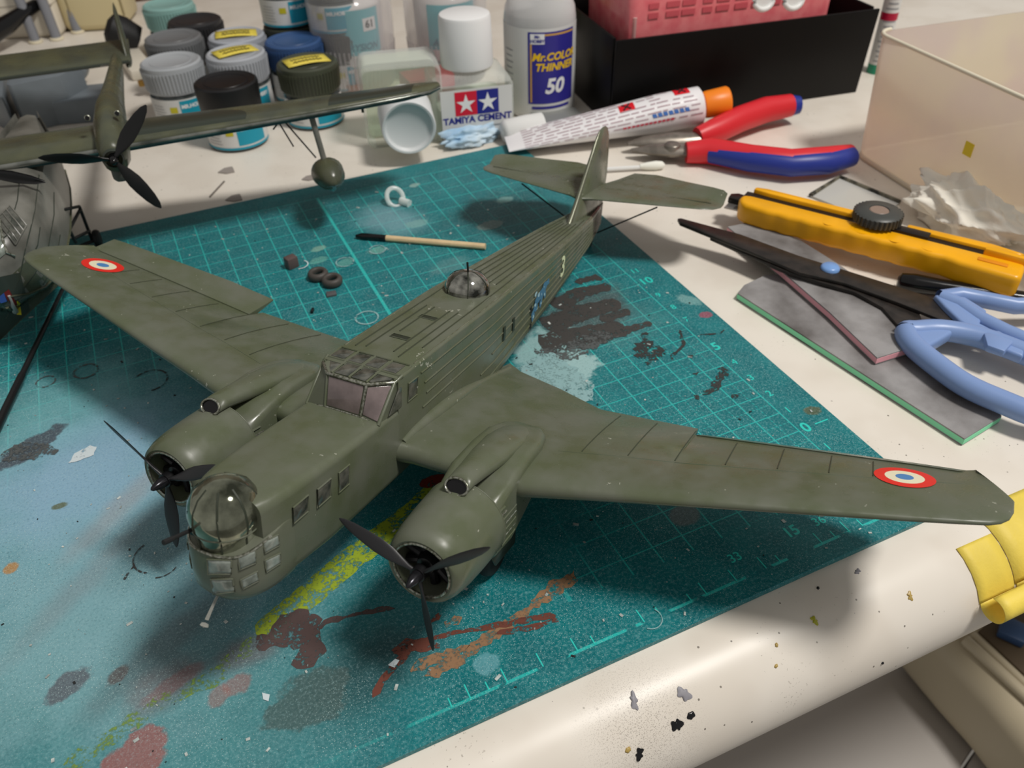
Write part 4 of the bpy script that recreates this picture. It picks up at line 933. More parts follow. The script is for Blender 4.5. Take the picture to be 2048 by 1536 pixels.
# beaching trolley frame with wheel
m = MB(); bp_ = [(2.0, -.3, 2.6), (2.1, .4, 2.9), (2.55, 1.9, 1.9), (2.55, 2.1, .3)]
for P in ([(1.9, .2, 2.95), (2.35, 2.2, 2.1)], [(2.35, 2.2, 2.1), (2.3, 2.4, .35)], [(1.9, .4, 1.9), (2.35, 2.25, 1.95)], [(1.9, .6, 1.4), (2.35, 2.35, .8)], [(1.9, .2, 2.95), (1.95, .6, 1.2)]): m.tube(P, .07, 6)
obj('trolley_frame', m, BLACKM, BV)
m = MB(); m.lathe([(0, -.12), (.34, -.14), (.4, -.06), (.4, .06), (.34, .14), (0, .12)], (2.55, 2.3, .4), (1, 0, 0), 20); obj('trolley_wheel', m, BLACKM, BV)
m = MB(); m.tube([(0, 1, .35), (2.5, 2.2, .4)], .08, 8); obj('trolley_axle', m, BLACKM, BV)

# black rod leaning under the flying boat
a, b = G(165, 495, 1.2), G(-30, 905, .12)
m = MB(); m.tube([a - b, (b - b)], [.07, .12], 10); m.tube([(a - b) * .32, (a - b) * .02], [.13, .15], 10)
tag(obj('black_rod', m, BLACK, loc=b, smooth=60), 'thin black rod reaching from under the flying boat hull to the left edge', 'rod')

# ================================================================ paint jars
GLASS = mat('paint_jar_glass', srgb(60, 66, 66), .08, spec=.8)
LABEL = mat('white_paper_label', srgb(214, 214, 212), .45); TEAL = mat('teal_label_print', srgb(22, 150, 176), .4); LGREY = mat('grey_fine_print', srgb(150, 152, 156), .5); LYEL = mat('yellow_label_print', srgb(196, 186, 40), .45); LWHITE = mat('white_print', srgb(236, 236, 236), .45)
NOTE = mat('yellow_paper_note', srgb(226, 206, 84), .6); INK = mat('dark_ink', srgb(88, 84, 52), .6); INKB = mat('black_print', srgb(30, 30, 34), .5)
def wrap(mb, r, ang0, z0, off=.012):
    return mb.xf(lambda p: Vector(((r + off) * math.cos(ang0 + p.x / r), (r + off) * math.sin(ang0 + p.x / r), z0 + p.y)))
def patch(w, h, n=10):
    m = MB(); m.grid(lambda u, v: (-w / 2 + w * u, -h / 2 + h * v, 0), n, 1); return m
VIEW = -1.95                      # direction from the jars towards the viewer
def jar(name, px, py, cap, label, note=False, ribs=True, z=3.3, base=-0.2, loc=None, rot=0.0, capmat=None):
    p = Vector(loc) if loc else G(px, py, z); 
    J = thing(name, label, 'paint jar', (p.x, p.y, base), group='paint jars at the back of the desk')
    cm = capmat or mat('cap_' + name, cap, .42)
    m = MB(); m.lathe([(0, 0), (1.5, 0), (1.62, .08), (1.64, .3), (1.64, 1.75), (1.5, 1.95), (1.42, 2.1), (1.42, 2.3)], n=40); obj('glass_body', m, GLASS, J, smooth=40)
    m = MB(); m.grid(lambda u, v: (1.655 * math.cos(2 * PI * u), 1.655 * math.sin(2 * PI * u), .18 + 1.55 * v), 40, 1); LB = obj('paper_label', m, LABEL, J)
    m = wrap(patch(1.7, 1.25), 1.655, VIEW + .75 + rot, 1.02); obj('teal_panel', m, TEAL, LB)
    m = wrap(patch(5.6, .12, 30), 1.655, VIEW + rot, .24); obj('teal_stripe', m, TEAL, LB)
    m = wrap(text_geo('MR.HOBBY', .3, bold=.012), 1.655, VIEW + .72 + rot, 1.3, .02); obj('label_lettering', m, LWHITE, LB, smooth=0)
    m = wrap(patch(.42, .34, 3), 1.655, VIEW + .0 + rot, 1.15); obj('warning_mark', m, LYEL, LB)
    m = MB()
    for k in range(6): q = wrap(patch(.95 - .1 * (k % 3), .035, 5), 1.655, VIEW - .6 + rot, .5 + k * .17); m.add(q.v, q.f)
    obj('fine_print', m, LGREY, LB)
    prof = [(1.5, 1.92), (1.64, 1.95), (1.66, 2.05), (1.72, 3.25), (1.7, 3.42), (1.58, 3.5), (1.5, 3.47), (1.46, 3.44), (0, 3.44)]
    m = MB(); m.lathe(prof, n=64); K = obj('cap', m, cm, J, smooth=40)
    if ribs:
        m = MB()
        for k in range(54):
            t = 2 * PI * k / 54; r0 = 1.665; m.tube([(1.67 * math.cos(t), 1.67 * math.sin(t), 2.1), (1.735 * math.cos(t), 1.735 * math.sin(t), 3.2)], .06, 4)
        obj('cap_ribs', m, cm, K)
    m = MB(); m.tube([(1.15 * math.cos(t * PI / 16), 1.15 * math.sin(t * PI / 16), 3.44) for t in range(33)], .025, 5, cap=False); obj('cap_ring', m, cm, K)
    if note:
        a0 = note
        m = MB(); m.grid(lambda u, v: (-1.25 + 2.5 * u, -.62 + 1.24 * v, 3.53 + .1 * math.sin(PI * u * 1.2 + .5) * u + .06 * v), 6, 3)
        m.xf(lambda q: Vector((q.x * math.cos(a0) - q.y * math.sin(a0), q.x * math.sin(a0) + q.y * math.cos(a0), q.z)))
        NO = obj('paper_note', m, NOTE, J, solid=.015)
        m = MB()
        for row in (.2, -.22):
            P = [(-.85 + k * .07, row + .12 * math.sin(k * 2.1 + row * 9) * (.6 + .4 * math.sin(k * .7)), 3.57 + .1 * math.sin(PI * (.16 + k * .028) * 1.2 + .5) * (.16 + k * .028) + .03) for k in range(25)]
            m.tube(P, .028, 4)
        m.xf(lambda q: Vector((q.x * math.cos(a0) - q.y * math.sin(a0), q.x * math.sin(a0) + q.y * math.cos(a0), q.z)))
        obj('handwriting', m, INK, NO)
    return J
jar('paint_jar_black', 450, 160, srgb(20, 20, 22), 'black-capped paint jar standing in front of the others behind the flying boat wing', ribs=False)
jar('paint_jar_light_grey', 340, 120, srgb(166, 170, 174), 'light grey ribbed cap paint jar with teal label, leftmost in the front row')
jar('paint_jar_silver_grey', 470, 103, srgb(172, 176, 182), 'pale grey capped paint jar with yellow note, right behind the black jar', note=.25)
jar('paint_jar_pale_grey', 472, 68, srgb(168, 172, 180), 'pale grey capped paint jar with yellow note, farther back of the two', note=-.15)
jar('paint_jar_mid_grey', 345, 72, srgb(112, 114, 116), 'mid grey capped paint jar behind the light grey one')
jar('paint_jar_dark', 388, 38, srgb(42, 42, 44), 'charcoal capped paint jar behind the mid grey one')
jar('paint_jar_blue', 585, 78, srgb(52, 82, 128), 'dark blue capped paint jar')
jar('paint_jar_olive', 613, 122, srgb(66, 70, 56), 'olive capped paint jar with a curling yellow note', note=.1)
jar('paint_jar_mint', 335, 6, srgb(136, 176, 170), 'mint green capped paint jar at the top edge')
q1 = G(498, 38, 3.3); jar('paint_jar_supporting', 0, 0, srgb(52, 56, 46), 'dark olive capped jar carrying the rear left stacked jar', loc=(-6.4, 42.2, 0))
q2 = Vector((-4.3, 38.9, 0)); jar('paint_jar_supporting_black', 0, 0, srgb(18, 20, 20), 'black capped jar carrying the right stacked jar', loc=(-4.0, 39.4, 0))
jar('paint_jar_stacked', 0, 0, srgb(90, 96, 96), 'stacked paint jar with teal striped label, left of the two upper jars', loc=(-6.4, 42.2, 0), base=3.3)
jar('paint_jar_stacked_right', 0, 0, srgb(90, 96, 96), 'stacked paint jar with finely printed white label, right of the two upper jars', loc=(-4.0, 39.4, 0), base=3.3, rot=-.5)

# ================================================================ bottles
BGL = clear('bottle_glass', (.9, .93, .9), .02, .07)
WCAP = mat('white_cap_plastic', srgb(232, 232, 232), .4)
def rrect(w, d, r, n=5):
    out = []
    for cx, cy, a0 in ((w - r, d - r, 0), (-w + r, d - r, PI / 2), (-w + r, -d + r, PI), (w - r, -d + r, 1.5 * PI)):
        for k in range(n + 1): t = a0 + PI / 2 * k / n; out.append((cx + r * math.cos(t), cy + r * math.sin(t)))
    return out
def square_bottle(T_, h):
    rings = [[(x, y, z) for x, y in rrect(w, w, r)] for w, r, z in ((1.95, .4, 0), (2.15, .45, .12), (2.18, .45, .4), (2.18, .45, h - .25), (2.1, .5, h - .05), (1.7, .7, h + .12), (1.1, .9, h + .3), (1.05, .95, h + .75))]
    m = MB(); m.loft(rings, cap1=False); o = obj('glass_body', m, BGL, T_, smooth=40)
    m = MB(); m.loft([[(x * .93, y * .93, z) for x, y in rrect(2.15, 2.15, .4)] for z in (.15, h * .55)]); obj('liquid', m, clear('clear_cement_liquid', (.8, .86, .74), .05, .22), T_)
    return o
CE = thing('cement_bottle', 'square glass cement bottle with tall white cap and red and blue star label', 'bottle', (.47, 29.2, -.2), math.radians(-10.6))
square_bottle(CE, 3.15)
m = MB(); m.lathe([(1.3, 3.55), (1.44, 3.6), (1.47, 3.75), (1.42, 6.1), (1.36, 6.25), (1.25, 6.3), (0, 6.3)], n=48, cap0=True); obj('screw_cap', m, WCAP, CE, smooth=40)
m = MB(); m.box((0, -2.205, 1.5), (4.0, .03, 2.95)); LC = obj('paper_label', m, LABEL, CE)
RED = mat('label_red', srgb(212, 30, 56), .4); BLU = mat('label_blue', srgb(34, 40, 134), .4)
m = MB(); m.box((-.61, -2.23, 2.22), (1.22, .012, 1.3)); obj('red_square', m, RED, LC); m = MB(); m.box((.61, -2.23, 2.22), (1.22, .012, 1.3)); obj('blue_square', m, BLU, LC)
for x in (-.61, .61):
    m = MB(); m.add([(x + (.56 if k % 2 == 0 else .21) * math.sin(k * PI / 5), -2.242, 2.18 + (.56 if k % 2 == 0 else .21) * math.cos(k * PI / 5)) for k in range(10)], [tuple(range(10))]); obj('white_star', m, LWHITE, LC, smooth=0)
g_ = text_geo('TAMIYA CEMENT', .5, bold=.02); m = MB(); m.add([(x, -2.228, 1.3 + y) for x, y, z in g_.v], g_.f); obj('label_lettering', m, BLU, LC, smooth=0)
m = MB(); m.box((.3, -2.226, .85), (2.6, .01, .09)); obj('fine_print', m, LGREY, LC)
# the same kind of bottle lying on its side, cap to the viewer
LB_ = thing('lying_glass_bottle', 'empty square glass bottle lying on its side with white cap facing the viewer', 'bottle', (-3.55, 33.3, -.2), 0)
LB_.rotation_euler = (math.radians(90), 0, math.radians(-14)); LB_.location = Vector((-2.95, 31.4, 1.98)) * S
square_bottle(LB_, 3.3)
m = MB(); m.lathe([(1.38, 3.7), (1.46, 3.75), (1.44, 4.2), (1.42, 6.0), (1.36, 6.12), (1.26, 6.1), (1.2, 5.95), (1.1, 5.88), (0, 5.86)], n=48, cap0=True); obj('screw_cap', m, mat('soft_white_cap', srgb(214, 217, 218), .4), LB_, smooth=40)
# thinner bottle
TH = thing('thinner_bottle', 'round clear thinner bottle with blue label reading 50', 'bottle', (5.35, 29.9, -.2))
m = MB(); m.lathe([(0, 0), (1.9, 0), (2.05, .12), (2.07, .4), (2.07, 5.3), (1.98, 5.9), (1.7, 6.5), (1.25, 7.0), (1.1, 7.4), (1.1, 8.6)], n=48); obj('bottle_body', m, clear('thinner_plastic', (.8, .8, .8), .06, .5), TH, smooth=60)
m = MB(); m.lathe([(0, .06), (1.93, .06), (1.97, .4), (1.97, 5.1), (1.9, 5.6), (0, 5.65)], n=40); obj('thinner_liquid', m, mat('clear_grey_liquid', srgb(176, 174, 172), .1), TH)
VT = -1.98
m = MB(); m.grid(lambda u, v: (2.085 * math.cos(VT - 1.75 + 3.2 * u), 2.085 * math.sin(VT - 1.75 + 3.2 * u),   .3 + 4.85 * v), 30, 1); LT = obj('paper_label', m, LABEL, TH)
THB = mat('thinner_blue', srgb(50, 46, 140), .35); THO = mat('thinner_gold', srgb(206, 160, 84), .4); THY = mat('thinner_yellow', srgb(240, 196, 20), .4)
m = wrap(patch(2.95, 4.0, 14), 2.085, VT + .33, 2.98); obj('blue_panel', m, THB, LT)
for w, h, dx, dy in ((2.2, .1, .3, 1.85), (.1, 3.3, -1.3, -.25)): 
    m = patch(w, h, 10).xf(lambda q: q + Vector((dx, dy, 0))); wrap(m, 2.085, VT + .33, 2.98, .02); obj('gold_line', m, THO, LT)
m = wrap(text_geo('Mr.COLOR', .58, .25, .02), 2.085, VT + .4, 3.62, .025); obj('label_lettering', m, THY, LT, smooth=0)
m = wrap(text_geo('THINNER', .58, .25, .02), 2.085, VT + .4, 3.05, .025); obj('label_lettering', m, THY, LT, smooth=0)
m = wrap(text_geo('50', 1.15, .2, .04), 2.085, VT + .36, 1.95, .025); obj('label_lettering', m, LWHITE, LT, smooth=0)
m = wrap(patch(.8, .55, 4), 2.085, VT - .12, 4.62, .022); LG = obj('logo_panel', m, LWHITE, LT); m = wrap(text_geo('Mr.\nHOBBY', .24, .1, .01), 2.085, VT - .12, 4.62, .03); obj('logo_lettering', m, THB, LG, smooth=0)
m = wrap(patch(2.4, .16, 10), 2.085, VT + .3, .75, .02); obj('fine_print', m, THB, LT)
m = MB()
for k in range(9): q = wrap(patch(.75 - .15 * (k % 2), .07, 5), 2.085, VT - 1.05, 1.2 + k * .33, .015); m.add(q.v, q.f)
obj('fine_print', m, LGREY, LT)

# clear ribbed tubs holding teal-labelled acrylic bottles
for (name, x, y, lab, wd) in (('clear_tub', -3.1, 39.6, 'ribbed clear plastic tub with a teal-labelled bottle, left of the two', 1), ('clear_tub_right', 2.6, 37.8, 'ribbed clear plastic tub with a teal-labelled bottle, behind the tall white cap', 0)):
    T_ = thing(name, lab, 'plastic tub', (x, y, -.2), group='clear tubs of acrylic paint')
    m = MB(); m.lathe([(0, 0), (2.3, 0), (2.42, .15), (2.62, 3.2), (2.64, 6.0), (2.75, 6.05)], n=60); obj('tub_wall', m, clear('clear_tub_plastic', (.9, .88, .88), .08, .18), T_, smooth=40)
    m = MB()
    for k in range(54): t = 2 * PI * k / 54; m.tube([(2.44 * math.cos(t), 2.44 * math.sin(t), .3), (2.58 * math.cos(t), 2.58 * math.sin(t), 2.6)], .05, 4)
    obj('tub_ribs', m, clear('clear_rib_plastic', (.85, .83, .83), .1, .12), T_)
    m = MB(); m.lathe([(0, .3), (1.9, .3), (2.0, .5), (2.0, 4.8), (1.5, 5.4), (1.2, 5.6), (1.2, 6.4), (0, 6.4)], n=36); BT = obj('acrylic_bottle', m, mat('clear_bottle_' + name, srgb(196, 192, 190), .15), T_, smooth=40)
    m = wrap(patch(3.3, 3.4, 16), 2.0, VIEW + .25, 3.2, .02); obj('teal_label', m, mat('pale_teal_label_' + name, srgb(92, 184, 196), .4), BT)
    m = wrap(patch(3.3, .7, 16), 2.0, VIEW + .25, 1.9, .03); obj('white_label_band', m, LABEL, BT)
    m = wrap(text_geo('ACRYSION', .55, .2, .015), 2.0, VIEW + .25, 2.7, .04); obj('label_lettering', m, mat('dark_teal_print_' + name, srgb(40, 128, 146), .4), BT, smooth=0)
    if wd:
        m = wrap(patch(.9, .75, 4), 2.0, VIEW + .7, 4.0, .035); NP = obj('number_panel', m, LWHITE, BT); m = wrap(text_geo('61', .6, 0, .02), 2.0, VIEW + .7, 4.0, .05); obj('number', m, INKB, NP, smooth=0)
        m = MB(); m.lathe([(0, .05), (2.2, .05), (2.25, .5), (0, .5)], n=30); obj('brown_sediment', m, mat('amber_paint', srgb(150, 92, 60), .3), T_)
m = MB(); m.box((0, 0, .8), (3.0, 2.0, 1.6)); tag(obj('red_block', m, mat('red_plastic', srgb(176, 20, 40), .35), loc=(-.1, 34.6, -.2), bevel=.15), 'small red plastic block behind the lying glass bottle', 'block')
# ================================================================ black tray, pack, bin
BOXM = mat('black_box_board', srgb(10, 9, 9), .45, spec=.2)
FLb, FRb = Vector((7.45, 25.1, -.2)), Vector((23.6, 22.75, -.2))
ang = math.atan2(FRb.y - FLb.y, FRb.x - FLb.x); Lb = (FRb - FLb).length
BX = thing('black_tray', 'matt black open tray standing at the back with a pink pack in it', 'box', FLb, ang)
HB_ = 4.95
for nm, cx, cy, sx, sy in (('front_wall', Lb / 2, .1, Lb, .2), ('rear_wall', Lb / 2, 8.9, Lb, .2), ('left_wall', .1, 4.5, .2, 8.6), ('right_wall', Lb - .1, 4.5, .2, 8.6)):
    m = MB(); m.box((cx, cy, HB_ / 2), (sx, sy, HB_)); 
    if nm == 'front_wall': m.xf(lambda q: Vector((q.x, q.y - .35 * q.z / HB_, q.z)))
    obj(nm, m, BOXM, BX, bevel=.05)
m = MB(); m.box((Lb / 2, 4.5, .1), (Lb - .3, 8.6, .2)); obj('tray_floor', m, BOXM, BX)
PK = thing('pink_pack', 'pink clear plastic pack with faint red lettering lying in the black tray', 'pack', FLb + Vector((math.cos(ang), math.sin(ang), 0)) * 1.0 + Vector((-math.sin(ang), math.cos(ang), 0)) * .8 + Vector((0, 0, .25)), ang)
PKM = mat('pink_plastic_pack', srgb(214, 100, 108), .2, noise=.25, nscale=120, col2=srgb(226, 128, 130))
m = MB(); m.loft([[(x + 6.6, y + 3.4, z) for x, y in rrect(w, d, .5)] for w, d, z in ((6.0, 3.0, 0), (6.3, 3.2, .4), (6.4, 3.3, 6.6), (6.2, 3.1, 7.0))]); PKB = obj('pack_body', m, PKM, PK, smooth=40)
m = MB()
for r in range(2):
    for k in range(9): m.box((1.6 + k * 1.05 + .1 * (k % 2), .08, 5.9 - r * .5), (.8 - .2 * (k % 3 == 0), .02, .3))
obj('faint_lettering', m, mat('faint_red_print', srgb(206, 88, 98), .4), PKB)
m = MB(); m.tube([(.6, .3, .2), (.55, .15, 5.4)], .12, 6); obj('pack_seam', m, clear('pack_film', (.9, .8, .75), .1, .3), PKB)
m = MB(); m.lathe([(0, 0), (.6, .1), (.75, 1.2), (.7, 2.2), (0, 2.6)], (0, 0, 0), n=12); tag(obj('green_yellow_packet', m, mat('yellow_green_packet', srgb(130, 132, 40), .4, noise=.6, nscale=80, col2=srgb(30, 34, 20)), loc=(8.15, 33.6, 3.0), smooth=60), 'yellow-green packet sticking out at the left end of the black tray', 'packet')
for i, (px, py, lab) in enumerate(((1528, -2, 'white cotton loop hanging over the pink pack, left one'), (1588, -4, 'white cotton loop hanging over the pink pack, right one'))):
    p = G(px, py, 6.6); m = MB(); m.tube([(.62 * math.cos(t * PI / 10), .12 * math.sin(t * PI / 10), .5 * math.sin(t * PI / 10)) for t in range(21)], .13, 8, cap=False); m.lathe([(0, -.05), (.55, -.04), (.55, .04), (0, .05)], (0, 0, 0), (0, 1, 0), 20)
    tag(obj('cotton_loop', m, WHITE, loc=p, smooth=60), lab, 'cotton', 'white loops on the pink pack')
# marker standing between tray and bin
p = G(1736, 150, 0); a_ = G(1745, 10, 4.2) - p
MK = thing('paint_marker', 'slim white marker with red and green bands between the black tray and the plastic bin', 'marker', (p.x + 1.2, p.y + .6, -.2))
for nm, z0, z1, mt in (('barrel_end', 0, .6, mat('marker_green', srgb(30, 140, 106), .4)), ('printed_barrel', .6, 3.3, LABEL), ('red_band', 3.3, 3.75, mat('marker_red', srgb(176, 20, 58), .4)), ('upper_barrel', 3.75, 8, LABEL)):
    m = MB(); m.lathe([(.0, z0), (.52, z0), (.52, z1), (0, z1)], n=24); b_ = obj(nm, m, mt, MK, smooth=40)
    if 'barrel' in nm and nm != 'barrel_end':
        m = MB()
        for k in range(int((z1 - z0) / .3)):
            q = wrap(patch(.8 - .2 * (k % 2), .1, 4), .52, -2.2, z0 + .25 + k * .3, .01); m.add(q.v, q.f)
        obj('marker_print', m, LGREY, b_)
# translucent plastic bin
BIN = thing('plastic_bin', 'large cloudy translucent plastic bin at the right edge', 'bin', (17.15, 16.0, -.2), math.radians(-97))
# local: x along the near wall (towards the right), y backwards
def bin_ring(gr, z, r=.9): return [(x + 9.0, y + 7.0, z) for x, y in rrect(9.0 + gr, 7.0 + gr, r)]
BINM = bpy.data.materials.new('cloudy_plastic'); BINM.use_nodes = True
N = NT(BINM); vv = N.obj_cm()
N.put(N.b.inputs['Base Color'], N.mix(N.rng(N.noise(vv, .22, 3), .35, .65), srgb(226, 210, 202), srgb(236, 226, 200)))
N.b.inputs['Roughness'].default_value = .3
tl = N.n('ShaderNodeBsdfTranslucent'); tl.inputs[0].default_value = srgb(236, 220, 204)
tr = N.n('ShaderNodeBsdfTransparent'); m1 = N.n('ShaderNodeMixShader'); m1.inputs[0].default_value = .4; m2 = N.n('ShaderNodeMixShader'); m2.inputs[0].default_value = .3
N.t.links.new(N.b.outputs[0], m1.inputs[1]); N.t.links.new(tl.outputs[0], m1.inputs[2]); N.t.links.new(m1.outputs[0], m2.inputs[1]); N.t.links.new(tr.outputs[0], m2.inputs[2]); N.t.links.new(m2.outputs[0], N.t.nodes['Material Output'].inputs[0])
m = MB(); m.loft([bin_ring(g_, z) for g_, z in ((-.35, 0), (-.1, .1), (0, .4), (.25, 6.2))], cap1=False); obj('bin_walls', m, BINM, BIN, smooth=40, solid=.14)
BINU = mat('greenish_cloudy_plastic', srgb(186, 184, 166), .35, noise=.1, nscale=30)
m = MB()
for g_, z in (): pass
r0, r1 = bin_ring(.25, 6.2), bin_ring(.8, 14.0)
sel = [i for i in range(len(r0)) if r0[i][1] > .9]            # the wall towards the desk front stays low
sel.sort(key=lambda i: math.atan2(r0[i][0] - 9.0, r0[i][1] - 7.0))
m.add([r0[i] for i in sel] + [r1[i] for i in sel], [(k, k + 1, len(sel) + k + 1, len(sel) + k) for k in range(len(sel) - 1)]); obj('bin_upper_walls', m, BINU, BIN, smooth=40, solid=.14)
low = sorted([q for q in bin_ring(.3, 6.25) if q[1] < .9])
m = MB(); m.tube([Vector(q) for q in low], .1, 8); obj('bin_step', m, mat('bin_rim_plastic', srgb(226, 218, 196), .35), BIN, smooth=70)
m = MB(); m.tube([Vector(q) for q in bin_ring(-.05, .12)] + [Vector(bin_ring(-.05, .12)[0])], .16, 8, cap=False); obj('bin_foot', m, mat('bin_foot_plastic', srgb(226, 214, 190), .4), BIN, smooth=70)
m = MB(); m.box((7.3, -.22, 3.3), (.5, .03, .6)); obj('yellow_sticker', m, mat('yellow_sticker', srgb(226, 200, 20), .4), BIN)

# ================================================================ tube of cement
TBW = mat('white_tube', srgb(232, 230, 232), .35)
t0, t1 = G(1012, 285, .3), G(1398, 212, 1.5)
TB = thing('cement_tube', 'white squeezed cement tube with orange cap and red hazard squares', 'tube', t0)
dT = t1 - t0; LTb = dT.length; eX = dT.normalized(); eY = Vector((0, 0, 1)).cross(eX).normalized(); eZ = eX.cross(eY)
TB.matrix_world = Matrix(((eX.x, eY.x, eZ.x, t0.x * S), (eX.y, eY.y, eZ.y, t0.y * S), (eX.z, eY.z, eZ.z, t0.z * S), (0, 0, 0, 1)))
def tube_sec(x):
    f = x / LTb; w = 1.25 - .2 * f; h = .1 + .93 * min(1, f / .8) ** .8; return w * (1 - .0 * f), min(h, 1.05)
m = MB(); rings = []
for k in range(17):
    x = LTb * k / 16; w, h = tube_sec(x); rings.append([(x, w * math.cos(2 * PI * j / 28), h * math.sin(2 * PI * j / 28)) for j in range(28)])
rings.append([(LTb + .12, .85 * math.cos(2 * PI * j / 28), .85 * math.sin(2 * PI * j / 28)) for j in range(28)]); rings.append([(LTb + .25, .4 * math.cos(2 * PI * j / 28), .4 * math.sin(2 * PI * j / 28)) for j in range(28)])
m.loft(rings); TBO = obj('tube_body', m, TBW, TB, smooth=60)
m = MB(); m.lathe([(.5, LTb + .2), (.66, LTb + .25), (.72, LTb + .4), (.78, LTb + 1.55), (.72, LTb + 1.65), (0, LTb + 1.66)], (0, 0, 0), (1, 0, 0), 28); obj('orange_cap', m, mat('orange_plastic', srgb(244, 134, 30), .4), TB, smooth=40)
def on_tube(x, t, off=.015):
    w, h = tube_sec(x); return (x, (w + off) * math.cos(t), (h + off) * math.sin(t))
def tube_patch(x0, x1, a0, a1, mt, name, n=6):
    m = MB(); m.grid(lambda u, v: on_tube(x0 + (x1 - x0) * u, a0 + (a1 - a0) * v), n, n); return obj(name, m, mt, TBO, smooth=60)
TRED = mat('hazard_red', srgb(216, 24, 40), .4)
A0 = -PI / 2   # side facing the viewer lies towards -y
tube_patch(LTb - 1.45, LTb - .6, -5.05, -4.4, TRED, 'hazard_square'); tube_patch(LTb * .58, LTb * .58 + .85, -4.75, -4.15, TRED, 'hazard_square')
for xc, tc_ in ((LTb - 1.02, -4.72), (LTb * .58 + .42, -4.45)):
    m = MB(); m.tube([on_tube(xc - .2, tc_ - .2, .03), on_tube(xc + .2, tc_ + .2, .03)], .05, 5); m.tube([on_tube(xc - .2, tc_ + .2, .03), on_tube(xc + .2, tc_ - .2, .03)], .05, 5); obj('hazard_cross', m, INKB, TBO)
m = MB(); rr = random.Random(3)
for r in range(9):
    t = -5.15 + r * .24
    x = .9
    while x < LTb - .5:
        w = rr.uniform(.25, .8)
        if not (r < 4 and (x + w > LTb - 1.6 or LTb * .56 < x < LTb * .58 + 1)):
            q = MB(); q.grid(lambda u, v: on_tube(x + w * u, t + .06 * v, .02), 3, 1); m.add(q.v, q.f)
        x += w + rr.uniform(.06, .3)
obj('fine_print', m, mat('pinkish_grey_print', srgb(176, 150, 158), .5), TBO)
m = MB()
for k in range(7):
    x = LTb - 2.9 + k * .3; q = MB(); q.grid(lambda u, v: on_tube(x + .22 * u + .05 * v, -3.62 + .2 * v, .025), 2, 2); m.add(q.v, q.f)
obj('blue_brand_lettering', m, mat('tube_blue_print', srgb(66, 112, 184), .4), TBO)
m = MB()
for k in range(12):
    x = LTb * .58 + k * .24; q = MB(); q.grid(lambda u, v: on_tube(x + .18 * u, -3.25 + .12 * v, .025), 2, 1); m.add(q.v, q.f)
obj('red_lettering', m, mat('tube_red_print', srgb(190, 60, 80), .4), TBO)

# ================================================================ pliers
PRED = mat('plier_red', srgb(212, 40, 50), .4); PBLU = mat('plier_blue', srgb(34, 52, 140), .4); STEEL = mat('plier_steel', srgb(150, 142, 132), .35, metal=.7, noise=.3, nscale=200)
pv = G(1392, 282, .45)
PL = thing('pliers', 'side-cutting pliers with red and blue grip handles lying behind the yellow cutter', 'pliers', (pv.x, pv.y, -.2))
def L3(px, py, z): return G(px, py, z) - Vector((pv.x, pv.y, -.2))
lo = [L3(1372, 305, .45), L3(1420, 302, .5), L3(1500, 316, .6), L3(1580, 325, .65), L3(1650, 320, .65), L3(1700, 308, .6)]
m = MB(); m.tube(lo, [.55, .68, .68, .68, .68, .5], 14, flat=1.0); LH = obj('lower_handle_grip', m, PRED, PL, smooth=70)
off = Vector((-.1, -.24, -.02))
m = MB(); m.tube([q + off for q in lo[1:]], [.5, .58, .58, .6, .5], 14, flat=1.0); obj('blue_grip_insert', m, PBLU, LH, smooth=70)
hi = [L3(1395, 275, .55), L3(1430, 262, .7), L3(1480, 238, .85), L3(1530, 220, .9), L3(1580, 211, .9)]
m = MB(); m.tube(hi, [.5, .64, .66, .66, .58], 14, flat=1.1); UH = obj('upper_handle_grip', m, PRED, PL, smooth=70)
m = MB(); m.tube([L3(1575, 212, .9), L3(1598, 210, .9)], [.58, .45], 14, flat=1.1); obj('blue_grip_end', m, PBLU, UH, smooth=70)
m = MB(); m.tube([L3(1255, 288, .35), L3(1290, 283, .4), L3(1345, 280, .45), L3(1400, 276, .5)], [.14, .46, .66, .5], 10, flat=.6); obj('upper_jaw', m, STEEL, PL, smooth=50)
m = MB(); m.tube([L3(1262, 300, .3), L3(1300, 300, .38), L3(1345, 300, .42), L3(1385, 302, .42)], [.12, .44, .6, .5], 10, flat=.6); obj('lower_jaw', m, STEEL, PL, smooth=50)
pvt = L3(1345, 290, .75); m = MB(); m.lathe([(.42, -.5), (.42, .02), (.36, .08), (0, .08)], pvt, (0, 0, 1), 24); obj('pivot_rivet', m, STEEL, PL, smooth=50)

# cotton swab
a, b = G(1150, 337, .15), G(1330, 326, .15)
SW = thing('cotton_swab', 'white cotton swab lying behind the bomber tail', 'cotton swab', (a.x, a.y, -.2))
d = b - a
m = MB(); m.tube([(0, 0, .2), (d.x * .8, d.y * .8, .2)], .11, 8); obj('paper_stick', m, WHITE, SW); m = MB(); m.tube([(d.x * t, d.y * t, .24) for t in (.72, .8, .9, .97, 1.0)], [.12, .2, .24, .2, .06], 10); obj('cotton_tip', m, mat('cotton_white', srgb(236, 236, 226), .8), SW, smooth=70)

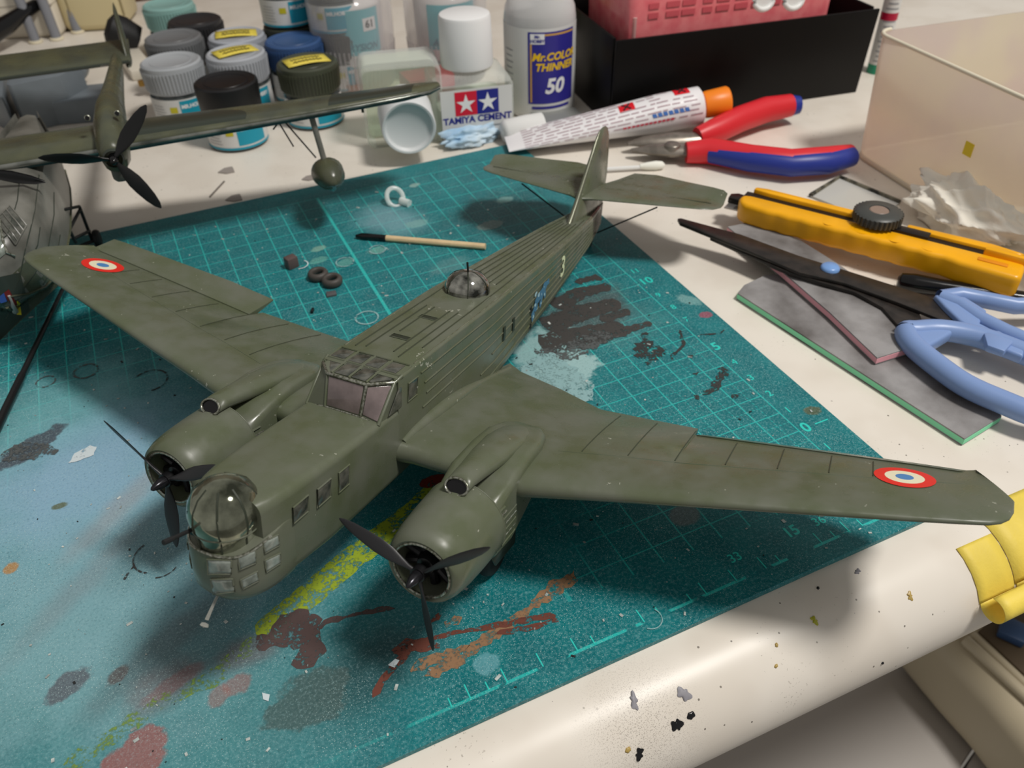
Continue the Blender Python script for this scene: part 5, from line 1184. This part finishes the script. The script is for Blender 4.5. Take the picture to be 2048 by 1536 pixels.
# ================================================================ yellow cutter
CY = mat('cutter_yellow', srgb(246, 176, 14), .32, noise=.12, nscale=60); CDK = mat('cutter_dark_metal', srgb(46, 42, 40), .3, metal=.6); CWH = mat('cutter_wheel_rubber', srgb(66, 68, 66), .4)
c0, c1 = G(1478, 403, 1.0), G(2046, 548, 1.0)
CT = thing('utility_cutter', 'big yellow utility cutter with dark thumb wheel lying across the scissors', 'cutter', (c0.x, c0.y, -.2))
ax = (c1 - c0); LC_ = ax.length; ca_ = math.atan2(ax.y, ax.x); CT.rotation_euler = (0, 0, ca_)
ZB = .62
front = [(.1, -.35), (.25, -.7), (.6, -.88), (1.4, -.94)]
x = 1.4
while x < LC_ - 2.6:
    front += [(x + .25, -.98), (x + .5, -.93), (x + .72, -.91), (x + .95, -.97)]
    x += .98
front += [(LC_ - 2.2, -1.06), (LC_ - .1, -1.15), (LC_, -.95)]
back = [(LC_, .1), (LC_ - .5, .14), (.5, .14), (.1, .02)]
m = MB(); m.prism(front + back, ZB, ZB + .98); CB = obj('cutter_body', m, CY, CT, bevel=.2, seg=4, smooth=50)
for k in range(5):
    xx = LC_ * (.36 + .115 * k); m = MB(); m.lathe([(.0, -.06), (.32, -.05), (.36, .0), (.0, .05)], (xx, -.48, ZB + .98), (0, 0, 1), 20); obj('finger_dimple_rim', m, CY, CB, smooth=60)
m = MB(); m.box((LC_ / 2 - .3, .4, ZB + .5), (LC_ - .8, .62, .62)); obj('blade_channel', m, CDK, CT)
m = MB(); m.prism([(.35, .72), (1.2, .66), (LC_ * .42, .66), (LC_ * .42, 1.1), (.9, 1.12), (.35, 1.0)], ZB + .1, ZB + 1.0); obj('rear_rail', m, CY, CT, bevel=.1, smooth=40)
m = MB(); m.prism([(LC_ * .6, .7), (LC_ - 1.2, .7), (LC_ - .3, .8), (LC_ - .15, 1.0), (LC_ - 1.4, 1.2), (LC_ * .6, 1.12)], ZB + .1, ZB + .95); obj('rear_rail', m, CY, CT, bevel=.1, smooth=40)
m = MB(); m.prism([(LC_ - 1.6, .35), (LC_ - 1.2, .55), (LC_ - .1, .3), (LC_ - .05, .05), (LC_ - 1.6, .1)], ZB + .8, ZB + 1.2); obj('end_clip', m, CY, CT, bevel=.08, smooth=40)
m = MB(); m.box((LC_ - 1.15, -.45, ZB + .99), (1.1, .26, .06)); obj('clip_slot', m, mat('cutter_orange_recess', srgb(226, 140, 10), .4), CT, bevel=.03)
m = MB(); m.prism([(-.55, .05), (.4, .05), (.4, .62), (-.3, .72), (-.6, .5)], ZB + .35, ZB + .62); obj('blade_holder', m, CDK, CT, bevel=.04)
m = MB(); m.prism([(-.5, -.45), (.3, -.4), (.3, .1), (-.5, .2)], ZB + .3, ZB + .36); obj('steel_blade', m, mat('cutter_blade_steel', srgb(170, 166, 162), .3, metal=.8), CT)
WX = LC_ * .5
m = MB(); m.lathe([(0, -.02), (.85, 0), (.95, .08), (.95, .42), (.85, .5), (.42, .52), (.4, .48), (0, .48)], (WX, .42, ZB + 1.08), (0, 0, 1), 48); WHL = obj('thumb_wheel', m, CWH, CT, smooth=45)
for k in range(32):
    t = 2 * PI * k / 32; m = MB(); m.tube([(WX + .95 * math.cos(t), .42 + .95 * math.sin(t), ZB + 1.14), (WX + .95 * math.cos(t), .42 + .95 * math.sin(t), ZB + 1.5)], .065, 6); obj('wheel_knurl', m, CWH, WHL)
m = MB(); m.lathe([(.4, .5), (.36, .53), (0, .53)], (WX, .42, ZB + 1.06), (0, 0, 1), 24); obj('wheel_centre', m, mat('brass_wheel_centre', srgb(140, 120, 108), .4), WHL)
m = MB(); m.box((WX + 1.35, .3, ZB + 1.02), (1.7, .5, .12)); obj('wheel_slider', m, CDK, CT, bevel=.03)

# ================================================================ scissors
SBL = mat('scissor_black_blade', srgb(30, 27, 25), .38, noise=.3, nscale=250, col2=srgb(46, 40, 36)); SHD = mat('scissor_blue_handle', srgb(126, 152, 200), .35)
s0 = G(1660, 537, .7)
SC_ = thing('scissors', 'long black-bladed scissors with pale blue handles under the yellow cutter', 'scissors', (s0.x, s0.y, -.2))
def L4(px, py, z): return G(px, py, z) - Vector((s0.x, s0.y, -.2))
def slab(pix, z0, z1, tilt=None):
    P = [L4(x, y, z1 if tilt is None else tilt(x)) for x, y in pix]; th = z1 - z0; n = len(P); m = MB()
    m.add([p - Vector((0, 0, th)) for p in P] + P, [tuple(range(n - 1, -1, -1)), tuple(range(n, 2 * n))] + [(i, (i + 1) % n, n + (i + 1) % n, n + i) for i in range(n)]); return m
zt = lambda x: 1.0 - (x - 1357) / 600 * .35
m = slab([(1355, 437), (1362, 436), (1480, 468), (1600, 512), (1700, 543), (1850, 590), (1960, 640), (1985, 668), (1940, 662), (1800, 606), (1690, 566), (1600, 545), (1500, 503), (1360, 446)], .0, .14, zt); obj('upper_blade', m, SBL, SC_, bevel=.02)
m = slab([(1420, 475), (1560, 538), (1640, 564), (1710, 584), (1765, 615), (1800, 655), (1850, 660), (1840, 628), (1790, 596), (1700, 560), (1600, 530), (1500, 500)], .0, .14, lambda x: zt(x) - .16); obj('lower_blade', m, SBL, SC_, bevel=.02)
pvs = L4(1660, 537, zt(1660)); m = MB(); m.lathe([(.38, -.1), (.38, .06), (.3, .14), (0, .16)], pvs, (0, 0, 1), 28); obj('blue_pivot_cap', m, mat('pivot_blue', srgb(120, 160, 216), .3), SC_, smooth=50)
ring_ = [(1812, 664), (1832, 662), (1880, 660), (1950, 672), (2030, 700), (2120, 740), (2170, 790), (2160, 830), (2090, 835), (2000, 802), (1930, 770), (1870, 728), (1825, 690), (1812, 664)]
P = [L4(x, y, .62) for x, y in ring_]
PP = []
for i in range(len(P) - 1):
    pa, pb, pc, pd = P[i - 1 if i else -2], P[i], P[i + 1], P[(i + 2) if i + 2 < len(P) else 1]
    for k in range(4):
        t = k / 4; PP.append(.5 * ((2 * pb) + (pc - pa) * t + (2 * pa - 5 * pb + 4 * pc - pd) * t * t + (3 * pb - pa - 3 * pc + pd) * t ** 3))
PP.append(PP[0])
m = MB(); m.tube(PP, .4, 14, cap=False, flat=1.0); obj('lower_handle_loop', m, SHD, SC_, smooth=70)
m = slab([(1802, 650), (1830, 645), (1920, 655), (1860, 690), (1830, 700), (1806, 672)], 0, .5, lambda x: .85); obj('lower_handle_neck', m, SHD, SC_, bevel=.12, seg=3)
up_ = [(1880, 596), (1920, 612), (1960, 640), (2010, 665), (2080, 695), (2160, 720), (2230, 700), (2200, 650), (2120, 610), (2030, 612), (1970, 600), (1920, 590), (1880, 596)]
m = MB(); m.tube([L4(x, y, .72) for x, y in up_], .3, 12, cap=False, flat=1.1); obj('upper_handle_loop', m, SHD, SC_, smooth=70)
m = slab([(1868, 588), (1930, 592), (1975, 620), (1960, 645), (2050, 690), (2048, 712), (1990, 690), (1920, 640), (1890, 612)], 0, .4, lambda x: .9); obj('upper_handle_neck', m, SHD, SC_, bevel=.1, seg=3)
m = slab([(1968, 665), (1998, 660), (2030, 680), (2010, 702), (1975, 690)], 0, .3, lambda x: 1.0); obj('handle_stop', m, SHD, SC_, bevel=.06)

# ================================================================ sanding sticks
SGR = mat('sanding_grit', srgb(150, 148, 148), .8, noise=.5, nscale=45, col2=srgb(92, 88, 86), bump=.3, bscale=2500)
def sanding(name, label, pix, z0, core, edge):
    P = [G(x, y, z0 + .32) for x, y in pix]; cen = sum(P, Vector()) / len(P)
    T_ = thing(name, label, 'sanding stick', (cen.x, cen.y, z0), group='sanding sticks')
    Q = [(p.x - cen.x, p.y - cen.y) for p in P]
    m = MB(); m.prism(Q, .06, .27); obj('foam_core', m, core, T_, smooth=0)
    m = MB(); m.prism([(x * .998, y * .998) for x, y in Q], .27, .32); obj('grit_face', m, SGR, T_, smooth=0)
    m = MB(); m.prism([(x * .998, y * .998) for x, y in Q], 0, .06); obj('grit_face', m, SGR, T_, smooth=0)
sanding('sanding_stick_green', 'grey sanding stick with green edge lying on the white desk under the scissors', [(1475, 586), (1488, 570), (1530, 550), (1575, 548), (1640, 582), (1800, 680), (1900, 750), (1985, 812), (2004, 832), (1930, 878)], -.2, mat('green_foam', srgb(136, 226, 178), .6), 0)
sanding('sanding_stick_pink', 'grey sanding stick with pink edge lying on top of the green one', [(1455, 453), (1490, 446), (1540, 454), (1600, 480), (1680, 530), (1760, 588), (1830, 645), (1838, 690), (1755, 716), (1660, 625), (1565, 543)], .14, mat('pink_foam', srgb(246, 176, 186), .6), 0)

# black marker pen under the cutter
a, b = G(1795, 562, .25), G(2090, 606, .25)
m = MB(); d = b - a; m.tube([(0, 0, 0), d * .02, d * .12, d * .3, d], [.2, .36, .4, .34, .34], 16)
BP = obj('black_pen', m, BLACKG, loc=a, smooth=60); tag(BP, 'glossy black pen lying under the handle end of the yellow cutter', 'pen')

# crumpled tissues
def crumple(name, px, py, z, rad, m_, label, cat, seed, nx=56, amp=.5, flat=1.0):
    p = G(px, py, z); rr = random.Random(seed)
    ph = [(Vector((rr.uniform(-1, 1), rr.uniform(-1, 1), rr.uniform(-1, 1))).normalized() * rr.uniform(2.0, 7.5), rr.uniform(0, 6)) for _ in range(16)]
    m = MB(); vs = []
    for i in range(nx + 1):
        th = PI * i / nx
        for j in range(nx * 2):
            f = PI * j / nx; dv = Vector((math.sin(th) * math.cos(f), math.sin(th) * math.sin(f), math.cos(th)))
            h = sum((1 - abs(math.sin(dv.dot(k) + q))) ** 1.5 for k, q in ph) / len(ph)
            r = 1 + amp * (h - .38) * 2.4
            w = dv * r; w.x *= rad[0]; w.y *= rad[1]; w.z *= rad[2]
            w.z = max(w.z, -rad[2] * .55)
            vs.append(w)
    n2 = nx * 2
    m.add(vs, [(i * n2 + j, i * n2 + (j + 1) % n2, (i + 1) * n2 + (j + 1) % n2, (i + 1) * n2 + j) for i in range(nx) for j in range(n2)])
    o = obj(name, m, m_, smooth=75, loc=(p.x, p.y, -.2 + rad[2] * .55)); tag(o, label, cat); return o
TIS = mat('tissue_paper', srgb(238, 234, 222), .8)
crumple('crumpled_tissue', 1945, 440, .6, (1.7, 3.6, 1.5), TIS, 'crumpled white tissue between the yellow cutter and the plastic bin', 'tissue', 5, amp=.75)
crumple('blue_crumpled_tissue', 945, 262, .5, (1.9, .8, .7), mat('blue_stained_tissue', srgb(160, 196, 224), .8, noise=.5, nscale=70, col2=srgb(206, 222, 232)), 'blue-stained crumpled tissue in front of the cement bottle', 'tissue', 11, 40, .7)
a, b = G(1005, 262, .55), G(1085, 243, .7)
m = MB(); d = b - a; m.tube([(0, 0, 0), d * .1, d * .6, d], [.5, .66, .66, .6], 18); RO = tag(obj('tissue_roll', m, mat('white_rolled_tissue', srgb(220, 220, 218), .75), loc=(a.x, a.y, .45), smooth=60), 'small white tissue roll beside the blue-stained tissue', 'tissue roll')
a = [G(1075, 262, .3), G(1060, 222, .3), G(1150, 213, .3), G(1182, 240, .3)]
cen = sum(a, Vector()) / 4; m = MB(); m.prism([(q.x - cen.x, q.y - cen.y) for q in a], 0, .5); tag(obj('grey_foil_packet', m, mat('grey_foil', srgb(150, 152, 148), .35, metal=.3), loc=(cen.x, cen.y, -.2), bevel=.1), 'flat grey foil packet between thinner bottle and white tube', 'packet')

# clear plate with a stained edge behind the cutter
a = [G(1622, 388, 0), G(1680, 352, 0), G(1800, 402, 0), G(1750, 440, 0)]
cen = sum(a, Vector()) / 4
CP = thing('clear_plate', 'thin clear plastic plate with black-stained rim behind the cutter wheel', 'plastic plate', (cen.x, cen.y, -.2))
m = MB(); m.prism([(q.x - cen.x, q.y - cen.y) for q in a], 0, .12); obj('plate', m, clear('clear_plate_plastic', (.8, .8, .76), .1, .35), CP)
m = MB(); m.tube([(a[0].x - cen.x, a[0].y - cen.y, .14), (a[1].x - cen.x, a[1].y - cen.y, .14), (a[2].x - cen.x, a[2].y - cen.y, .14)], .12, 6); obj('stained_rim', m, mat('stained_rim', srgb(120, 116, 100), .6, noise=.7, nscale=260, col2=srgb(30, 30, 26)), CP)

# ================================================================ small things on the mat
a, b = G(712, 473, .1), G(971, 495, .1); d = b - a
ST = thing('wooden_stick', 'short wooden stick with a black-painted tip on the mat', 'stick', (a.x, a.y, 0))
WOOD = mat('pale_wood', srgb(228, 200, 156), .6, noise=.15, nscale=200)
m = MB(); m.tube([(d.x * .2, d.y * .2, .15), (d.x, d.y, .15)], .14, 10); obj('wooden_shaft', m, WOOD, ST); m = MB(); m.tube([(0, 0, .12), (d.x * .05, d.y * .05, .15), (d.x * .24, d.y * .24, .15)], [.07, .15, .145], 10); obj('painted_tip', m, BLACKG, ST)
TY = mat('small_grey_tyre', srgb(72, 68, 64), .55)
tyre_m = None
for px, py, lab in ((636, 548, 'small dark grey tyre ring on the mat, left of the pair'), (664, 560, 'small dark grey tyre ring on the mat, right of the pair')):
    p = G(px, py, .2)
    if tyre_m is None:
        m = MB(); m.lathe([(.22, .05), (.3, 0), (.4, .02), (.44, .12), (.44, .24), (.38, .34), (.28, .36), (.22, .3), (.22, .05)], n=32); tyre_m = obj('tyre_ring', m, TY, loc=(p.x, p.y, 0), smooth=60); o = tyre_m
    else: o = tyre_m.copy(); COL.objects.link(o); o.location = Vector((p.x, p.y, 0)) * S
    tag(o, lab, 'tyre', 'small tyres on the mat')
p = G(583, 526, .2); m = MB(); m.box((0, 0, .26), (.5, .42, .52), .3); tag(obj('small_cube', m, mat('brown_grey_plastic', srgb(92, 78, 76), .5), loc=(p.x, p.y, 0), bevel=.05), 'small brown-grey plastic cube near the tyre rings', 'plastic part')
p = G(662, 588, .05); m = MB(); m.prism([(-.22, -.15), (.2, -.18), (.24, .12), (-.15, .2)], 0, .1); tag(obj('small_chip', m, mat('grey_chip', srgb(84, 84, 86), .45), loc=(p.x, p.y, 0), bevel=.02), 'flat dark grey chip in front of the tyre rings', 'plastic part')
p = G(625, 622, .05); m = MB(); m.box((0, 0, .07), (.1, .26, .14), -.5); tag(obj('small_sliver', m, BLACK, loc=(p.x, p.y, 0), bevel=.02), 'tiny black sliver on the mat before the tyre rings', 'plastic part')
p = G(790, 395, .3)
CPT = thing('clear_part', 'small clear plastic eyelet part lying on the mat', 'plastic part', (p.x, p.y, 0))
CLR = clear('clear_part_plastic', (.9, .95, .93), .08, .45)
m = MB(); m.tube([(.4 * math.cos(t * PI / 12), .3 * math.sin(t * PI / 12), .3 + .36 * math.sin(t * PI / 12)) for t in range(25)], .12, 8, cap=False); obj('eyelet', m, CLR, CPT, smooth=60); m = MB(); m.tube([(.2, -.2, .2), (.5, -.65, .14)], [.16, .2], 10); obj('stem', m, CLR, CPT, smooth=60)
# grey sprue crumbs and marks on the desk behind the mat
for px, py, s_, a_, lab in ((455, 335, .42, .2, 'grey trumpet-shaped sprue end on the desk below the black jar'), (470, 390, .4, .5, 'flat grey plastic scrap near the mat edge'), (618, 350, .32, 0, 'small grey scrap beside the float')):
    p = G(px, py, 0); m = MB(); m.prism([(s_ * math.cos(k * PI / 3) * (1.3 if k % 2 else .7), s_ * math.sin(k * PI / 3)) for k in range(6)], 0, .06); tag(obj('grey_scrap', m, mat('grey_scrap_plastic', srgb(150, 142, 136), .5), loc=(p.x, p.y, -.2)), lab, 'scrap', 'grey scraps behind the mat')
a, b = G(418, 388, 0), G(447, 357, 0); m = MB(); d = b - a; m.tube([(0, 0, .04), (d.x, d.y, .04)], .045, 6); tag(obj('grey_rod_scrap', m, mat('grey_rod_plastic', srgb(112, 104, 98), .5), loc=(a.x, a.y, -.2)), 'thin grey plastic rod scrap on the desk behind the mat', 'scrap')

# ================================================================ grey kit parts and things at the far left
GK = mat('grey_kit_plastic', srgb(114, 122, 128), .5, noise=.15, nscale=60)
def block(name, pix, z0, z1, label, taper=.85, m_=GK, y=None):
    P = [G(x, y_, z1) for x, y_ in pix]; cen = sum(P, Vector()) / len(P); n = len(P)
    m = MB(); m.add([((p.x - cen.x) * taper, (p.y - cen.y) * taper, 0) for p in P] + [(p.x - cen.x, p.y - cen.y, z1 - z0) for p in P], [tuple(range(n - 1, -1, -1)), tuple(range(n, 2 * n))] + [(i, (i + 1) % n, n + (i + 1) % n, n + i) for i in range(n)])
    return tag(obj(name, m, m_, loc=(cen.x, cen.y, z0), bevel=.08, smooth=30), label, 'kit part', 'grey kit parts behind the flying boat')
block('grey_turret_part', [(12, 168), (22, 128), (118, 108), (160, 128), (120, 150), (20, 170)], -.2, 2.6, 'faceted grey plastic turret part under the flying boat tail', 1.0)
block('grey_hull_part', [(100, 205), (60, 180), (215, 165), (225, 195)], -.2, 1.2, 'low grey plastic hull part behind the flying boat wing', 1.0)
block('grey_side_part', [(-60, 165), (-40, 110), (8, 125), (5, 200)], -.2, 2.0, 'grey plastic part cut by the left edge', 1.0)
a = G(165, 150, .8); b = G(182, 108, 1.2); m = MB(); d = b - a; m.lathe([(0, 0), (.25, 0), (.95, 1.0), (1.0, 2.0), (.9, 2.3), (0, 2.3)], (0, 0, 0), (-.35, .9, .15), 24); tag(obj('grey_cone_part', m, GK, loc=(a.x, a.y, .85), smooth=40), 'grey plastic cone-shaped part lying beside the turret part', 'kit part', 'grey kit parts behind the flying boat')
IV = mat('ivory_plastic', srgb(222, 214, 198), .4); CR = mat('cream_device_plastic', srgb(206, 192, 150), .4)
p = G(110, 70, 0); IB = thing('ivory_box', 'white plastic box behind the flying boat tail', 'box', (p.x - 1.0, p.y + 2.6, -.2), -.35)
m = MB(); m.box((0, 0, 1.7), (4.6, 4.2, 3.4)); obj('box_body', m, IV, IB, bevel=.45, seg=3); m = MB(); m.box((0, -.02, 2.35), (4.64, 4.24, .05)); obj('lid_seam', m, mat('seam_grey', srgb(168, 160, 146), .5), IB, bevel=.02)
p = G(205, 70, 0); CD = thing('cream_device', 'cream plastic device with panel seam behind the white box', 'device', (p.x + .4, p.y + 4.2, -.2), -.3)
m = MB(); m.box((0, 0, 2.6), (4.6, 5.0, 5.2)); obj('device_body', m, CR, CD, bevel=.6, seg=3); m = MB(); m.tube([(2.32, -2.2, 1.0), (2.32, -2.2, 3.2), (2.32, -1.4, 3.6), (2.32, 1.5, 3.6)], .07, 6); m.tube([(-1.5, -2.52, 1), (-1.5, -2.52, 3.3), (1.6, -2.52, 3.4)], .07, 6); obj('panel_seam', m, mat('device_seam', srgb(150, 136, 100), .5), CD)
for (xa, ya, xb, yb, lab) in ((72, 72, 104, -30, 'grey rod standing behind the flying boat tail, left of three'), (114, 66, 142, -34, 'grey rod standing behind the flying boat tail, middle of three'), (156, 52, 175, -40, 'grey rod standing behind the flying boat tail, right of three')):
    a = G(xa, ya + 12, -.15); b = a + Vector((-.2, .9, 6.5))
    R_ = thing('grey_rod', lab, 'rod', (a.x, a.y, a.z), group='grey rods behind the flying boat'); d = b - a
    m = MB(); m.tube([d * 0, d], [.36, .36], 14); obj('rod_shaft', m, mat('grey_rod_paint', srgb(128, 130, 136), .4), R_, smooth=60); m = MB(); m.lathe([(0, 0), (.5, .02), (.5, .15), (0, .3)], (0, 0, -.04), (0, 0, 1), 14); obj('cream_foot', m, CREAM, R_)
a = G(-20, 70, 1.0); m = MB(); P = [(-20, 70, 1.2), (10, 52, 1.4), (40, 30, 1.8), (75, 8, 2.2), (100, -15, 2.4)]
m.tube([G(x, y, z) - a for x, y, z in P], [.7, .66, .5, .42, .42], 14); tag(obj('black_tool_handle', m, BLACKG, loc=a, smooth=60), 'glossy black tool handle at the top left corner', 'tool')
a = G(252, 78, 1.0); m = MB(); m.lathe([(0, 0), (.9, .1), (1.15, 1.2), (1.1, 2.0), (.5, 2.3), (0, 2.3)], (0, 0, 0), (-.75, .1, .45), 20); tag(obj('tool_knob', m, BLACKM, loc=(a.x + .9, a.y, .75), smooth=45), 'matt black knob beside the flying boat fin', 'knob')
p = G(272, 130, 0); m = MB(); m.box((0, 0, .35), (1.6, 5.5, .7), .1); WS = tag(obj('white_stand', m, IV, loc=(p.x, p.y, -.2), bevel=.15), 'white plastic strip standing between boom and light grey jar', 'stand')
p = G(284, 168, .6); m = MB(); m.lathe([(0, 0), (.22, 0), (.22, .3), (0, .34)], n=14); tag(obj('brass_stud', m, mat('brass', srgb(190, 150, 80), .3, metal=.7), loc=(p.x, p.y, .5)), 'small brass stud on the white plastic strip', 'stud')

# ================================================================ masking tape on the desk edge
TAPE = mat('yellow_masking_tape', srgb(240, 214, 90), .55, noise=.15, nscale=60, bump=.2, bscale=900)
def edge_pt(s, u, off=.02):
    """u runs from the flat top (0) over the rounded front edge"""
    flat = 3.0
    if u < flat: t, z = 1.05 + (flat - u), -0.2 + off
    else:
        a = (u - flat) / RB; t, z = 1.05 - (RB + off) * math.sin(a), -0.2 - RB + (RB + off) * math.cos(a)
    return desk_pt(s, t, z)
def s_of(px, py): return (on_desk(px, py) - D0).dot(DX)
def tape(label, s0, s1, u0, u1, curl, slant=0.0):
    base = edge_pt((s0 + s1) / 2, u0)
    T_ = thing('masking_tape', label, 'tape', base, group='masking tape strips on the desk edge')
    m = MB(); m.grid(lambda u, v: edge_pt(s0 + (s1 - s0) * u + slant * v, u0 + (u1 - u0) * v) - base, 4, 16); obj('stuck_strip', m, TAPE, T_, smooth=60, solid=.02)
    e = edge_pt((s0 + s1) / 2 + slant, u1); a = (u1 - 3.0) / RB; tang = -DY * math.cos(a) + Vector((0, 0, -math.sin(a))); nrm = -DY * math.sin(a) + Vector((0, 0, math.cos(a)))
    def fn(u, v):
        t = v * 4.6; r = .42 - .04 * v
        return e - base + DX * ((s1 - s0) * (u - .5) * .95) + nrm * (r * (1 - math.cos(t)) * 1.0) + tang * (r * math.sin(t))
    if curl:
        m = MB(); m.grid(fn, 4, 22); obj('curled_end', m, TAPE, T_, smooth=60, solid=.02)
def su_of(px, py):
    p = on_desk(px, py); s_, t = (p - D0).dot(DX), (p - D0).dot(DY)
    return s_, (3.0 - (t - 1.05) if t >= 1.05 else 3.0 + RB * math.asin(min(1, (1.05 - t) / RB)))
(sa, ua), (sb, ub) = su_of(1912, 1098), su_of(1958, 1208)
tape('yellow masking tape strip over the desk edge with a curled loose end, left one', sa, sa + 1.35, ua, ub, True, sb - sa)
(sc, uc) = su_of(1962, 1058)
tape('yellow masking tape strip over the desk edge, right one at the frame edge', sc + .2, sc + 2.6, uc - .6, ub - .1, True, sb - sa)

# ================================================================ below the desk
FLR = mat('grey_floor', srgb(150, 146, 140), .4)
m = MB(); m.box((0, -20, -75.5), (400, 400, 1.0)); tag(obj('floor', m, FLR, smooth=0), kind='structure')
p0 = G(1962, 1470, -40)
DRM = mat('grey_cabinet_paint', srgb(176, 170, 164), .45)
def below(px, py, z): return G(px, py, z)
CAB2 = thing('grey_cabinet', 'grey painted cabinet top with a dark joint below the desk edge', 'cabinet', below(1650, 1560, -30))
b0 = below(1650, 1560, -30)
q = [below(x, y, -30) - b0 for x, y in ((1150, 1380), (1835, 1280), (1968, 1465), (1925, 1525), (1880, 1640), (1000, 1640))]
m = MB(); m.prism([(v_.x, v_.y) for v_ in q], -45, 0); obj('cabinet_top', m, DRM, CAB2, bevel=.1)
q = [below(x, y, -30) - b0 for x, y in ((1972, 1468), (2060, 1590), (1990, 1660), (1935, 1530))]
m = MB(); m.prism([(v_.x, v_.y) for v_ in q], -45, 0); obj('cabinet_side_panel', m, DRM, CAB2, bevel=.1)
ARM = mat('beige_vinyl', srgb(188, 176, 150), .4, bump=.15, bscale=1200); ARMD = mat('brown_recess', srgb(86, 72, 54), .5)
b1 = below(1980, 1420, -24); AR = thing('beige_case', 'beige rounded case with ridged rim and brown lid below the desk corner', 'case', (b1.x, b1.y, b1.z - 6))
q = [below(x, y, -24) - b1 for x, y in ((1800, 1190), (1925, 1328), (1987, 1392), (2195, 1640), (2400, 1640), (2400, 1500), (2060, 1200))]
m = MB(); m.prism([(v_.x, v_.y) for v_ in q], 0, 6); obj('case_rim', m, ARM, AR, bevel=1.6, seg=4, smooth=60)
for off_, r in (((0, 0), .35), ((14, -10), .25)):
    m = MB(); m.tube([below(x + off_[0], y + off_[1], -23.8) - b1 + Vector((0, 0, 6)) for x, y in ((1930, 1280), (1990, 1335), (2060, 1400), (2200, 1530))], r, 8); obj('rim_ridge', m, ARM, AR, smooth=60)
q = [below(x, y, -24) - b1 for x, y in ((1955, 1265), (2075, 1378), (2300, 1560), (2300, 1300), (2040, 1190))]
m = MB(); m.prism([(v_.x, v_.y) for v_ in q], 5.9, 6.15); obj('brown_lid', m, ARMD, AR, bevel=.05)
p = below(2045, 1232, -22); m = MB(); m.box((0, 0, .3), (1.4, 1.4, .6), .5); tag(obj('blue_corner_piece', m, mat('navy_plastic', srgb(54, 80, 118), .4), loc=(p.x, p.y, -24 + .2), bevel=.1), 'navy blue plastic corner on the brown lid below the tape', 'plastic part')
# wooden board closing the back of the desk
m = MB(); m.box((0, 68.5, 14), (160, 2, 40)); tag(obj('wall_back', m, mat('brown_board', srgb(92, 62, 38), .6, noise=.3, nscale=8), smooth=0), kind='structure')
